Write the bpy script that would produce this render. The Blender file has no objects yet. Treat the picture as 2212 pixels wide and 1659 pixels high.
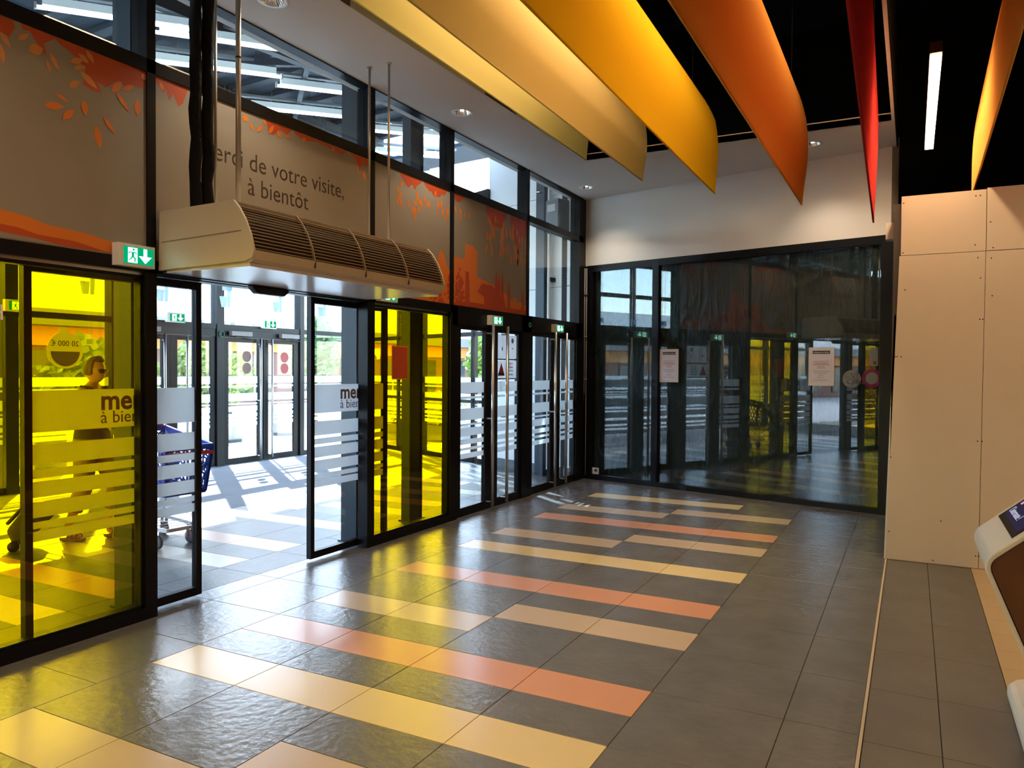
import bpy, bmesh, math, random
from mathutils import Vector, Matrix
random.seed(7)
sc = bpy.context.scene
C = sc.collection

# ------------------------------------------------------------------ camera
CAM = Vector((1.0801, -2.9151, 1.5354))
YAW, PITCH, ROLL = .4835, -.0189, .0064
fwd = Vector((-math.sin(YAW) * math.cos(PITCH), math.cos(YAW) * math.cos(PITCH), math.sin(PITCH)))
r0 = Vector((math.cos(YAW), math.sin(YAW), 0)); u0 = r0.cross(fwd)
rgt = math.cos(ROLL) * r0 + math.sin(ROLL) * u0
upv = -math.sin(ROLL) * r0 + math.cos(ROLL) * u0
cam = bpy.data.objects.new('camera', bpy.data.cameras.new('camera')); C.objects.link(cam)
m3 = Matrix((rgt, upv, -fwd)).transposed()
cam.matrix_world = Matrix.Translation(CAM) @ m3.to_4x4()
cam.data.sensor_width = 36.0; cam.data.lens = 1645.48 / 2212 * 36.0
cam.data.clip_start = .05; cam.data.clip_end = 400
sc.camera = cam

# ------------------------------------------------------------------ sky, sun, exposure
w = bpy.data.worlds.new('sky'); sc.world = w; w.use_nodes = True
nt = w.node_tree; nt.nodes.clear()
wo = nt.nodes.new('ShaderNodeOutputWorld'); bg = nt.nodes.new('ShaderNodeBackground')
sky = nt.nodes.new('ShaderNodeTexSky'); sky.sky_type = 'NISHITA'; sky.sun_disc = False
sky.sun_elevation = math.radians(36); sky.sun_rotation = math.radians(-52); sky.air_density = 1.0; sky.dust_density = .6; sky.ozone_density = 1.2
tc = nt.nodes.new('ShaderNodeTexCoord'); mp = nt.nodes.new('ShaderNodeMapping'); mp.inputs['Scale'].default_value = (2.2, 2.2, 5.0)
nz = nt.nodes.new('ShaderNodeTexNoise'); nz.inputs['Scale'].default_value = 1.6; nz.inputs['Detail'].default_value = 8
rp = nt.nodes.new('ShaderNodeValToRGB'); rp.color_ramp.elements[0].position = .52; rp.color_ramp.elements[1].position = .68
mx = nt.nodes.new('ShaderNodeMixRGB'); mx.inputs[2].default_value = (5.2, 6.0, 7.0, 1)
nt.links.new(tc.outputs['Generated'], mp.inputs[0]); nt.links.new(mp.outputs[0], nz.inputs[0]); nt.links.new(nz.outputs[0], rp.inputs[0])
nt.links.new(rp.outputs[0], mx.inputs[0]); nt.links.new(sky.outputs[0], mx.inputs[1]); nt.links.new(mx.outputs[0], bg.inputs[0])
bg.inputs[1].default_value = 1.15
nt.links.new(bg.outputs[0], wo.inputs[0])
sun = bpy.data.objects.new('sun', bpy.data.lights.new('sun', 'SUN')); C.objects.link(sun)
sun.data.energy = 24.0; sun.data.angle = math.radians(.6); sun.data.color = (.74, .89, 1.0)
sd = Vector((3.0, -2.34, -3.805 / 1.395)).normalized()          # the way the light travels
sun.rotation_euler = sd.to_track_quat('-Z', 'Y').to_euler(); sun.location = (-20, 15, 20)
vs = sc.view_settings
vs.view_transform = 'Standard'; vs.look = 'None'; vs.exposure = 1.1; vs.gamma = 1.0; vs.use_curve_mapping = False
sc.cycles.use_light_tree = False; sc.cycles.max_bounces = 6; sc.cycles.diffuse_bounces = 3; sc.cycles.adaptive_threshold = .05; sc.cycles.transparent_max_bounces = 40; sc.cycles.glossy_bounces = 4; sc.cycles.transmission_bounces = 8
sc.cycles.sample_clamp_indirect = 6.0; sc.cycles.caustics_reflective = False; sc.cycles.caustics_refractive = False

# ------------------------------------------------------------------ materials
MATS = {}
def pbr(name, col, rough=.5, metal=0, spec=.5, bump=0, bscale=40, var=0, vscale=3, emit=None, es=0, coat=0):
    if name in MATS: return MATS[name]
    m = bpy.data.materials.new(name); m.use_nodes = True; n = m.node_tree.nodes; l = m.node_tree.links
    b = n['Principled BSDF']; b.inputs['Base Color'].default_value = (*col, 1); b.inputs['Roughness'].default_value = rough
    b.inputs['Metallic'].default_value = metal; b.inputs['Specular IOR Level'].default_value = spec; b.inputs['Coat Weight'].default_value = coat
    g = n.new('ShaderNodeNewGeometry')
    if var:
        t = n.new('ShaderNodeTexNoise'); t.inputs['Scale'].default_value = vscale; t.inputs['Detail'].default_value = 6
        l.new(g.outputs['Position'], t.inputs[0])
        x = n.new('ShaderNodeMixRGB'); x.inputs[1].default_value = (*[c * (1 - var) for c in col], 1); x.inputs[2].default_value = (*[min(1, c * (1 + var)) for c in col], 1)
        l.new(t.outputs[0], x.inputs[0]); l.new(x.outputs[0], b.inputs['Base Color'])
    if bump:
        t = n.new('ShaderNodeTexNoise'); t.inputs['Scale'].default_value = bscale; t.inputs['Detail'].default_value = 5
        l.new(g.outputs['Position'], t.inputs[0]); k = n.new('ShaderNodeBump'); k.inputs['Strength'].default_value = bump; k.inputs['Distance'].default_value = .01
        l.new(t.outputs[0], k.inputs['Height']); l.new(k.outputs[0], b.inputs['Normal'])
    if emit: b.inputs['Emission Color'].default_value = (*emit, 1); b.inputs['Emission Strength'].default_value = es
    MATS[name] = m; return m
def emis(name, col, s):
    if name in MATS: return MATS[name]
    m = bpy.data.materials.new(name); m.use_nodes = True; n = m.node_tree.nodes; n.clear()
    e = n.new('ShaderNodeEmission'); e.inputs[0].default_value = (*col, 1); e.inputs[1].default_value = s
    o = n.new('ShaderNodeOutputMaterial'); m.node_tree.links.new(e.outputs[0], o.inputs[0]); MATS[name] = m; return m
def glass(name, tint, ior=1.5, rough=0.0):
    m = bpy.data.materials.new(name); m.use_nodes = True; n = m.node_tree.nodes; l = m.node_tree.links; n.clear()
    t = n.new('ShaderNodeBsdfTransparent'); t.inputs[0].default_value = (*tint, 1)
    g = n.new('ShaderNodeBsdfGlossy'); g.inputs['Roughness'].default_value = rough
    f = n.new('ShaderNodeFresnel'); ge = n.new('ShaderNodeNewGeometry'); iv = n.new('ShaderNodeMix'); iv.inputs[2].default_value = ior; iv.inputs[3].default_value = 1/ior
    l.new(ge.outputs['Backfacing'], iv.inputs[0]); l.new(iv.outputs[0], f.inputs[0])      # a thin pane: the same reflectance from both faces
    x = n.new('ShaderNodeMixShader'); o = n.new('ShaderNodeOutputMaterial')
    l.new(f.outputs[0], x.inputs[0]); l.new(t.outputs[0], x.inputs[1]); l.new(g.outputs[0], x.inputs[2]); l.new(x.outputs[0], o.inputs[0])
    MATS[name] = m; return m
def frost(name, col, trans=.55, clear=.06):
    m = bpy.data.materials.new(name); m.use_nodes = True; n = m.node_tree.nodes; l = m.node_tree.links; n.clear()
    a = n.new('ShaderNodeBsdfTranslucent'); a.inputs[0].default_value = (*col, 1)
    d = n.new('ShaderNodeBsdfDiffuse'); d.inputs[0].default_value = (*col, 1)
    t = n.new('ShaderNodeBsdfTransparent')
    x = n.new('ShaderNodeMixShader'); x.inputs[0].default_value = trans; y = n.new('ShaderNodeMixShader'); y.inputs[0].default_value = clear
    o = n.new('ShaderNodeOutputMaterial')
    l.new(d.outputs[0], x.inputs[1]); l.new(a.outputs[0], x.inputs[2]); l.new(x.outputs[0], y.inputs[1]); l.new(t.outputs[0], y.inputs[2]); l.new(y.outputs[0], o.inputs[0])
    MATS[name] = m; return m

BLK = pbr('black_frame', (.005, .005, .007), .36, spec=.2)
BLK2 = pbr('black_void', (.004, .004, .004), .8, spec=.1)
ALU = pbr('brushed_steel', (.62, .60, .58), .28, metal=1)
WHT = pbr('white_plaster', (.66, .63, .60), .75, var=.03, bump=.05, bscale=120)
CEI = pbr('ceiling_white', (.60, .55, .50), .8, var=.02)
CURT = pbr('white_lacquer', (.62, .57, .47), .35)
GRILL = pbr('grille_dark', (.05, .04, .035), .5)
PANEL = pbr('printed_grey', (.24, .205, .17), .55, var=.04, vscale=6)
LEAF1 = pbr('print_orange', (.62, .16, .015), .5)
LEAF2 = pbr('print_rust', (.42, .055, .012), .5)
LEAF3 = pbr('print_pale', (.55, .20, .05), .5)
INK = pbr('print_ink', (.035, .022, .016), .5)
GLS = glass('clear_glass', (.97, .985, .985))
GLO = glass('old_glass', (.93, .96, .97))
YEL = glass('yellow_film_glass', (1.0, .765, .0))
FRO = frost('frosted_film', (.80, .86, .88), .6, .05)
BOARD = pbr('plasterboard', (.60, .52, .42), .85, var=.05, vscale=2.5, bump=.03, bscale=200)
EDGE = pbr('board_edge', (.75, .72, .68), .8)
GROUT = pbr('grout', (.02, .018, .017), .9)
SLATE_DIM = pbr('slate_tile_lobby_dimmed', (.105, .105, .105), .36, spec=.3, bump=.3, bscale=22, var=.28, vscale=4)  # same slate tile, colour and gloss lowered to dim the over-bright lobby
SLATE = pbr('slate_tile', (.138, .140, .146), .27, spec=.72, bump=.35, bscale=22, var=.28, vscale=4)
SLATE2 = pbr('slate_tile_hall', (.135, .126, .122), .42, spec=.4, bump=.2, bscale=30, var=.25, vscale=4)
TYEL = pbr('tile_yellow', (.70, .58, .31), .28, spec=.7, var=.04)
TORA = pbr('tile_orange', (.62, .31, .19), .28, spec=.7, var=.05)
TTAN = pbr('tile_tan', (.52, .42, .31), .28, spec=.7, var=.05)
TSAND = pbr('tile_sand', (.50, .37, .21), .4, spec=.4, var=.08)
MATT = pbr('door_mat', (.22, .22, .23), .9, bump=.5, bscale=150, var=.1)
GRN = emis('exit_green', (.0, .25, .10), .8)
GRW = emis('exit_white', (.55, 1.0, .85), 1.6)
GREY = pbr('pvc_grey', (.42, .40, .38), .5)
WPL = pbr('white_plastic', (.75, .73, .70), .4)
TAPE = pbr('black_wrap', (.006, .006, .007), .8, spec=.15, bump=.8, bscale=25)
REDP = pbr('red_plastic', (.5, .02, .02), .35)
COL = pbr('steel_column', (.022, .034, .05), .4, spec=.35)

# ------------------------------------------------------------------ mesh helpers
class MB:
    def __init__(s): s.v = []; s.f = []
    def add(s, vs, fs):
        o = len(s.v); s.v += [tuple(v) for v in vs]; s.f += [tuple(i + o for i in f) for f in fs]; return s
    def box(s, x0, x1, y0, y1, z0, z1):
        return s.add([(x0,y0,z0),(x1,y0,z0),(x1,y1,z0),(x0,y1,z0),(x0,y0,z1),(x1,y0,z1),(x1,y1,z1),(x0,y1,z1)],
                     [(0,3,2,1),(4,5,6,7),(0,1,5,4),(1,2,6,5),(2,3,7,6),(3,0,4,7)])
    def prism(s, pts, off):                      # closed outline of 3D points swept by off
        n = len(pts); off = Vector(off); a = [Vector(p) for p in pts]; b = [p + off for p in a]
        return s.add(a + b, [tuple(range(n - 1, -1, -1)), tuple(range(n, 2 * n))] + [(i, (i + 1) % n, n + (i + 1) % n, n + i) for i in range(n)])
    def bar(s, p, q, w, h=None, up=(0, 0, 1)):    # square bar from p to q
        p = Vector(p); q = Vector(q); h = w if h is None else h; d = (q - p).normalized(); u = Vector(up)
        if abs(d.dot(u)) > .95: u = Vector((1, 0, 0))
        a = d.cross(u).normalized() * w / 2; b = a.cross(d).normalized() * h / 2
        return s.prism([p + a + b, p - a + b, p - a - b, p + a - b], q - p)
    def tube(s, pts, r, n=10, caps=True):
        pts = [Vector(p) for p in pts]; rs = r if isinstance(r, (list, tuple)) else [r] * len(pts); vs = []; fs = []
        u = Vector((0, 0, 1))
        for i, p in enumerate(pts):
            d = (pts[min(i + 1, len(pts) - 1)] - pts[max(i - 1, 0)]).normalized()
            if abs(d.dot(u)) > .97: u = Vector((1, 0, 0)) if abs(d.x) < .9 else Vector((0, 1, 0))
            a = d.cross(u).normalized(); b = a.cross(d).normalized()
            vs += [p + (a * math.cos(2*math.pi*k/n) + b * math.sin(2*math.pi*k/n)) * rs[i] for k in range(n)]
        for i in range(len(pts) - 1):
            for k in range(n): fs.append((i*n+k, i*n+(k+1)%n, (i+1)*n+(k+1)%n, (i+1)*n+k))
        if caps: fs += [tuple(range(n - 1, -1, -1)), tuple(range((len(pts)-1)*n, len(pts)*n))]
        return s.add(vs, fs)
    def lathe(s, c, prof, n=20, axis=(0, 0, 1)):  # profile of (radius, height)
        c = Vector(c); ax = Vector(axis).normalized(); a = ax.orthogonal().normalized(); b = ax.cross(a); vs = []; fs = []
        for r, h in prof: vs += [c + ax*h + (a*math.cos(2*math.pi*k/n) + b*math.sin(2*math.pi*k/n))*r for k in range(n)]
        for i in range(len(prof) - 1):
            for k in range(n): fs.append((i*n+k, i*n+(k+1)%n, (i+1)*n+(k+1)%n, (i+1)*n+k))
        return s.add(vs, fs)
    def grid(s, fn, nu, nv):
        vs = [fn(i / nu, j / nv) for j in range(nv + 1) for i in range(nu + 1)]
        return s.add(vs, [(j*(nu+1)+i, j*(nu+1)+i+1, (j+1)*(nu+1)+i+1, (j+1)*(nu+1)+i) for j in range(nv) for i in range(nu)])
    def build(s, name, mat, parent=None, smooth=False, bevel=0, **tags):
        org = wloc(parent)
        if parent is None and s.v:
            xs = [v[0] for v in s.v]; ys = [v[1] for v in s.v]; zs = [v[2] for v in s.v]
            org = Vector(((min(xs)+max(xs))/2, (min(ys)+max(ys))/2, min(zs)))
        me = bpy.data.meshes.new(name); me.from_pydata([tuple(Vector(v) - org) for v in s.v], [], s.f)
        bm = bmesh.new(); bm.from_mesh(me); bmesh.ops.recalc_face_normals(bm, faces=bm.faces); bm.to_mesh(me); bm.free()
        if mat: me.materials.append(mat)
        if smooth: me.polygons.foreach_set('use_smooth', [True] * len(me.polygons))
        o = bpy.data.objects.new(name, me); C.objects.link(o)
        if parent is not None: o.parent = parent
        else: o.location = org
        if bevel:
            k = o.modifiers.new('bevel', 'BEVEL'); k.width = bevel; k.segments = 2; k.limit_method = 'ANGLE'
        if smooth == 'auto':
            pass
        tag(o, **tags); return o
def wloc(p):
    v = Vector((0, 0, 0))
    while p is not None: v = v + p.location; p = p.parent
    return v
def tag(o, label=None, cat=None, group=None, kind=None):
    if label: o['label'] = label
    if cat: o['category'] = cat
    if group: o['group'] = group
    if kind: o['kind'] = kind
    return o
def thing(name, label, cat, loc=(0, 0, 0), group=None, kind=None):
    o = bpy.data.objects.new(name, None); o.empty_display_size = .1; C.objects.link(o); o.location = loc
    return tag(o, label, cat, group, kind)
def box(name, mat, parent, *b, **k): return MB().box(*b).build(name, mat, parent, **k)
def text(name, body, size, origin, xdir, ydir, mat, parent, align='LEFT', xs=1.0, off=.0, extr=.0006):
    cu = bpy.data.curves.new(name, 'FONT'); cu.body = body; cu.size = size; cu.align_x = align; cu.extrude = extr; cu.offset = off; cu.resolution_u = 3
    to = bpy.data.objects.new(name + '_src', cu); C.objects.link(to)
    dg = bpy.context.evaluated_depsgraph_get(); me = bpy.data.meshes.new_from_object(to.evaluated_get(dg)); me.name = name
    bpy.data.objects.remove(to); bpy.data.curves.remove(cu)
    me.materials.clear(); me.materials.append(mat); me.transform(Matrix.Diagonal((xs, 1, 1, 1)))
    o = bpy.data.objects.new(name, me); C.objects.link(o)
    X = Vector(xdir).normalized(); Y = Vector(ydir).normalized(); Z = X.cross(Y)
    M = Matrix((X, Y, Z)).transposed().to_4x4(); M.translation = Vector(origin) - wloc(parent)
    o.parent = parent; o.matrix_local = M; return o

# ================================================================== FLOOR
U = .6
BW0 = Vector((-3.08, 7.14)); BWD = Vector((3.89, -.97)).normalized(); BWN = Vector((-.242, -.970))   # shop front line on the floor; BWN points into the hall
def clip(poly, p, n):
    out = []
    for i in range(len(poly)):
        a, b = poly[i], poly[(i + 1) % len(poly)]
        da = (a[0]-p[0])*n[0] + (a[1]-p[1])*n[1]; db = (b[0]-p[0])*n[0] + (b[1]-p[1])*n[1]
        if da >= 0: out.append(a)
        if (da > 0) != (db > 0) and abs(da - db) > 1e-9:
            t = da / (da - db); out.append((a[0] + (b[0]-a[0])*t, a[1] + (b[1]-a[1])*t))
    return out
tile_mesh = {}
def tile(parent, x0, x1, y0, y1, mat, cut=(), name='tile'):
    g = .0018; a = (x0 + g, y0 + g); b = (x1 - g, y1 - g)
    if b[0] - a[0] < .01 or b[1] - a[1] < .01: return
    poly = [(a[0], a[1]), (b[0], a[1]), (b[0], b[1]), (a[0], b[1])]; whole = True
    for p, n in cut:
        c = clip(poly, p, n)
        if c != poly: whole = False
        poly = c
        if len(poly) < 3: return
    pl = wloc(parent)
    if whole:
        key = (round(x1 - x0, 3), round(y1 - y0, 3), mat.name)
        if key not in tile_mesh:
            hx, hy = (b[0]-a[0])/2, (b[1]-a[1])/2; c = .0012; me = bpy.data.meshes.new(name)
            v = [(-hx,-hy,-.012),(hx,-hy,-.012),(hx,hy,-.012),(-hx,hy,-.012),(-hx,-hy,-c),(hx,-hy,-c),(hx,hy,-c),(-hx,hy,-c),(-hx+c,-hy+c,0),(hx-c,-hy+c,0),(hx-c,hy-c,0),(-hx+c,hy-c,0)]
            f = [(8,9,10,11)] + [(i,(i+1)%4,(i+1)%4+4,i+4) for i in range(4)] + [(i+4,(i+1)%4+4,(i+1)%4+8,i+8) for i in range(4)]
            me.from_pydata(v, [], f); me.materials.append(mat); tile_mesh[key] = me
        o = bpy.data.objects.new(name, tile_mesh[key]); C.objects.link(o); o.parent = parent
        o.location = Vector(((a[0]+b[0])/2, (a[1]+b[1])/2, 0)) - pl; return o
    return MB().prism([(p[0], p[1], -.012) for p in poly], (0, 0, .012)).build(name, mat, parent)

floor = thing('floor', 'slate grey tiled floor with rows of yellow, orange and tan strip tiles', 'floor', (0, 0, 0), kind='structure')
box('grout_bed', GROUT, floor, -3.2, .905, -3.9, 7.2, -.05, -.004)
STR = [(-4,0,-.5,0,TYEL),(-4,0,.5,1,TORA),(-2,0,2,2.5,TTAN),(-4,-2,1.5,2,TTAN),(-4,0,3,3.5,TORA),(-4,0,4.5,5,TYEL),(-4,-2,5.5,6,TTAN),(-2,0,6,6.5,TTAN),
       (-4,0,7,7.5,TORA),(-4,-2,8,8.5,TTAN),(-2,0,8.5,9,TTAN),(-4,-1,9.5,10,TYEL),(-2,0,-1.5,-1,TTAN),(-4,-2,-2,-1.5,TTAN),(-4,0,-3,-2.5,TORA)]
cutH = [((BW0.x, BW0.y), (BWN.x, BWN.y))]
def column_rows(c, strips, lo, hi):
    rows = []; y = lo
    ss = sorted([(a, b, m) for (c0, c1, a, b, m) in strips if c0 <= c < c1])
    for a, b, m in ss + [(hi, hi, None)]:
        while y < a - 1e-6:
            step = min(1.0, a - y) if (a - y) < 1.01 or abs((a - y) % 1) < 1e-6 else (a - y) % 1
            rows.append((y, y + step, None)); y += step
        if m: rows.append((a, b, m)); y = b
    return rows
for c in range(-4, 0):
    for a, b, m in column_rows(c, STR, -6, 12): tile(floor, c*U, (c+1)*U, a*U, b*U, m or SLATE, cutH)
for c0, c1 in ((-5.35, -5), (-5, -4), (0, 1), (1, 1.508)):
    for r in range(-6, 12): tile(floor, c0*U, c1*U, r*U, (r+1)*U, SLATE, cutH)

hallfloor = thing('floor', 'duller grey and sand tiled floor beyond the pale threshold strip', 'floor', (2, 0, 0), kind='structure')
box('grout_bed', GROUT, hallfloor, .918, 9, -9, 4.3, -.05, -.004); box('dark_slab', GROUT, hallfloor, .93, 3.5, 4.12, 7.3, -.05, -.003)
for k in range(-4, 8):
    y0 = -.05 + k*.6
    for x0, x1 in ((.92, 1.21), (1.21, 1.51)): tile(hallfloor, x0, x1, y0, min(y0+.6, 4.05), SLATE2)
    for h in (0, .3):
        for x0 in (1.51, 1.81, 2.11):
            if y0 + h + .3 > -1.5: tile(hallfloor, x0, x0+.3, y0+h, min(y0+h+.3, 4.05), TSAND)
MB().box(-3.2, 9, -9, -3.95, -.05, -.002).box(2.42, 9, -3.95, 4.1, -.05, -.002).build('paving', SLATE2, hallfloor)
MB().box(.905, .918, -3.6, 4.05, -.02, .002).build('trim_1', pbr('threshold_strip', (.55, .47, .36), .45), None, label='thin pale threshold strip between the two tiled floors', cat='floor trim', kind='structure')

vest = thing('floor', 'glossy grey tiled floor of the entrance lobby beyond the glass doors', 'floor', (-6, 2, 0), kind='structure')
box('grout_bed', GROUT, vest, -8.75, -3.2, -6, 9.6, -.06, -.004)
VS = [(c0-6, c1-6, a, b, m) for (c0, c1, a, b, m) in STR]
WALLD = Vector((-.92, .39)).normalized(); WP0 = Vector((-3.1, 6.95))
cutV = [((WP0.x, WP0.y), (-.39, -.92))]
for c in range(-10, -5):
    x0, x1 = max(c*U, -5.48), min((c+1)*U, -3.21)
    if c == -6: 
        for r in range(-4, 16): tile(vest, x0, x1, r*U, (r+1)*U, SLATE_DIM, cutV)
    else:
        for a, b, m in column_rows(c, VS, -4, 16): tile(vest, x0, x1, a*U, b*U, m or SLATE_DIM, cutV)
for k in range(8):
    a = -2.4 + k*1.5
    MB().box(-8.3, -5.49, a + .003, a + 1.497, -.01, .001).build('mat_panel', MATT, vest)
MB().box(-8.75, -8.3, -2.4, 9.5, -.02, .0).build('sill_paving', pbr('sill_stone', (.3, .3, .3), .5), vest)

# ================================================================== FACADE
FX = -3.04
fac = thing('wall_left', 'black aluminium curtain wall frame of the entrance', 'wall', (FX, 2, 0), kind='structure')
def fbox(n, y0, y1, z0, z1, x0=-3.12, x1=-3.02, m=BLK): return box(n, m, fac, x0, x1, y0, y1, z0, z1)
CZ = 3.93
for y0, y1 in ((-2.75, -2.65), (.13, .21), (2.25, 2.345), (3.565, 3.70), (5.15, 5.40), (6.80, 7.02)): fbox('mullion', y0, y1, 0, 2.18)
for y0, y1 in ((-2.75, -2.65), (.145, .205), (2.285, 2.345), (3.555, 3.62), (5.265, 5.325), (6.88, 7.02)): fbox('mullion', y0, y1, 2.18, CZ + .1, x0=-3.16)
fbox('rail', -2.7, .13, 0, .07); fbox('rail', 2.345, 3.565, 0, .07)
fbox('rail', -2.75, 3.60, 2.11, 2.185); fbox('rail', 3.60, 7.02, 1.985, 2.185)
fbox('rail', -2.75, 7.02, 3.315, 3.395); fbox('rail', -2.75, 7.02, CZ - .01, CZ + .1)
MB().box(-3.1, -3.05, 2.345, 3.565, 2.09, 2.11).build('trim_strip', ALU, fac); MB().box(-3.1, -3.05, -2.65, .13, 2.09, 2.11).build('trim_strip', ALU, fac)

win_n = [0]
def window(label, x, y0, y1, z0, z1, mat, frame=None, fw=.03, th=.008):
    win_n[0] += 1
    o = thing('window_%d' % win_n[0], label, 'window', (x, (y0+y1)/2, z0), kind='structure')
    box('pane', mat, o, x - th/2, x + th/2, y0, y1, z0, z1)
    if frame:
        MB().box(x-.03, x+.03, y0, y0+fw, z0, z1).box(x-.03, x+.03, y1-fw, y1, z0, z1).box(x-.03, x+.03, y0, y1, z0, z0+fw).box(x-.03, x+.03, y0, y1, z1-fw, z1).build('window_frame', frame, o)
    return o
wy1 = window('yellow tinted fixed glass pane beside the open sliding door, left of it', -3.07, -2.65, .13, .07, 2.09, YEL, BLK, .02)
text('lettering', 'H', .115, (-3.064, -.735, 1.775), (0, 1, 0), (0, 0, 1), WPL, wy1)
wy2 = window('yellow tinted glass pane with a small rust notice, beside the double doors', -3.07, 2.345, 3.565, .07, 2.09, YEL, BLK, .02)
window('clear upper glass above the rust panels, first bay by the picture edge', -3.09, -2.65, .145, 3.395, CZ, GLO)
window('clear upper glass behind the hanging pipes, above the lettered panel', -3.09, .205, 2.285, 3.395, CZ, GLO)
window('clear upper glass between the two dark mullions left of the downlight', -3.09, 2.345, 3.555, 3.395, CZ, GLO)
window('clear upper glass showing bright sky below the roof edge', -3.09, 3.62, 5.265, 3.395, CZ, GLO)
window('small clear upper glass in the corner by the white wall', -3.09, 5.325, 6.88, 3.395, CZ, GLO)
window('clear glass above the last double door in the corner', -3.09, 5.325, 6.88, 2.185, 3.315, GLO)
nb = thing('notice', 'rust coloured notice stuck on the yellow glass pane', 'notice', (-3.05, 2.75, 1.445))
box('sheet', pbr('rust_paper', (.40, .055, .008), .6), nb, -3.052, -3.05, 2.645, 2.87, 1.45, 1.735)
box('border', pbr('rust_edge', (.55, .22, .03), .6), nb, -3.0545, -3.0525, 2.635, 2.88, 1.44, 1.745)

# ---- sliding and swinging doors
door_n = [0]
BANDS = [(1.285,1.40),(1.225,1.25),(1.0,1.125),(.945,.965),(.835,.92),(.745,.80),(.685,.715),(.60,.655)]
SBANDS = [(1.176,1.405),(.997,1.11),(.925,.973),(.82,.907),(.71,.794),(.65,.687),(.58,.635)]
def door(label, x, y0, y1, z0, z1, st, bt, tp, bands, glassmat, handle=None, th=.045, hx=.07, both=False):
    door_n[0] += 1
    o = thing('door_%d' % door_n[0], label, 'door', (x, (y0+y1)/2, z0), kind='structure'); h = th/2
    sl, sr = st if isinstance(st, tuple) else (st, st)
    box('stile', BLK, o, x-h, x+h, y0, y0+sl, z0, z1); box('stile', BLK, o, x-h, x+h, y1-sr, y1, z0, z1)
    box('rail', BLK, o, x-h, x+h, y0+sl, y1-sr, z0, z0+bt); box('rail', BLK, o, x-h, x+h, y0+sl, y1-sr, z1-tp, z1)
    box('pane', glassmat, o, x-.004, x+.004, y0+sl, y1-sr, z0+bt, z1-tp)
    for a, b in bands: box('frosted_band', FRO, o, x+.005, x+.0062, y0+sl+.002, y1-sr-.002, a, b)
    if handle is not None:
        for sgn in ((1, -1) if both else (1,)):
            hd = MB().tube([(x+sgn*hx, handle, .04), (x+sgn*hx, handle, 2.02)], .018, 14).build('handle', ALU, o, smooth=True)
            mb = MB()
            for zz in (.09, 1.0, 1.93): mb.tube([(x+sgn*h, handle, zz), (x+sgn*hx, handle, zz)], .009, 8)
            mb.build('bracket', ALU, hd)
    return o
dl = door('open sliding door leaf with merci lettering, partly behind yellow glass', -3.14, -.525, .622, .02, 2.10, .042, .055, .05, SBANDS, GLS)
dr = door('open sliding door leaf beside the yellow pane with the rust notice', -3.14, 1.668, 2.66, .02, 2.10, .042, .055, .05, SBANDS, GLS)
TXT = pbr('grey_lettering', (.16, .14, .13), .6)
for d, y in ((dl, -.085), (dr, 2.03)):
    text('lettering', 'merci', .165, (-3.131, y, 1.285), (0, 1, 0), (0, 0, 1), TXT, d, off=.004)
    text('lettering', 'à bientôt', .105, (-3.131, y, 1.205), (0, 1, 0), (0, 0, 1), TXT, d)
D = [('first swing door leaf, next to the yellow pane, green tree behind it', 3.70, 4.43, (.09, .13), 4.33),
     ('swing door leaf carrying the red triangle warning notice', 4.45, 5.15, (.13, .065), 4.665),
     ('swing door leaf of the last pair, left of its two bars', 5.40, 6.12, (.065, .12), 5.98),
     ('swing door leaf in the corner next to the dark shop window', 6.16, 6.80, (.13, .03), 6.33)]
dd = [door(l, -3.06, a, b, .005, 1.985, s, .09, .035, BANDS, GLS, h, hx=.10) for l, a, b, s, h in D]
# papers on the second leaf
n1 = thing('notice', 'white notice with red warning triangle taped inside the swing door', 'notice', (-3.052, 4.83, 1.42))
box('sheet', frost('thin_paper', (.86,.88,.90), .65, 0) if 'thin_paper' not in MATS else MATS['thin_paper'], n1, -3.053, -3.052, 4.59, 5.06, 1.42, 1.64); box('sheet_bar', INK, n1, -3.0515, -3.0505, 4.59, 5.06, 1.425, 1.437); box('sheet_bar', INK, n1, -3.0515, -3.0505, 4.59, 5.06, 1.645, 1.66)
MB().prism([(-3.0512, 4.605, 1.465), (-3.0512, 4.77, 1.465), (-3.0512, 4.69, 1.61)], (.0008, 0, 0)).build('triangle_border', INK, n1)
MB().prism([(-3.0500, 4.635, 1.497), (-3.0500, 4.745, 1.497), (-3.0500, 4.69, 1.595)], (.0008, 0, 0)).build('triangle', REDP, n1)
for i, t in enumerate(('urgence', 'vigilance', 'attention', 'attentats')): text('lettering', t, .042, (-3.0508, 4.83, 1.595 - i*.042), (0, 1, 0), (0, 0, 1), INK, n1)
n2 = thing('notice', 'plain white notice above the red triangle notice', 'notice', (-3.052, 4.83, 1.665))
box('sheet', frost('thin_paper', (.86,.88,.90), .65, 0) if 'thin_paper' not in MATS else MATS['thin_paper'], n2, -3.053, -3.052, 4.6, 5.06, 1.665, 1.93); box('print_mark', INK, n2, -3.0515, -3.0505, 4.70, 4.72, 1.75, 1.79); box('print_mark', REDP, n2, -3.0515, -3.0505, 4.94, 4.98, 1.775, 1.785)
MB().lathe((-3.0515, 4.96, 1.87), [(0, .001), (.03, .001), (.03, 0)], 12, (1, 0, 0)).build('logo', pbr('logo_grey', (.2, .3, .35), .6), n2)
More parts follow.
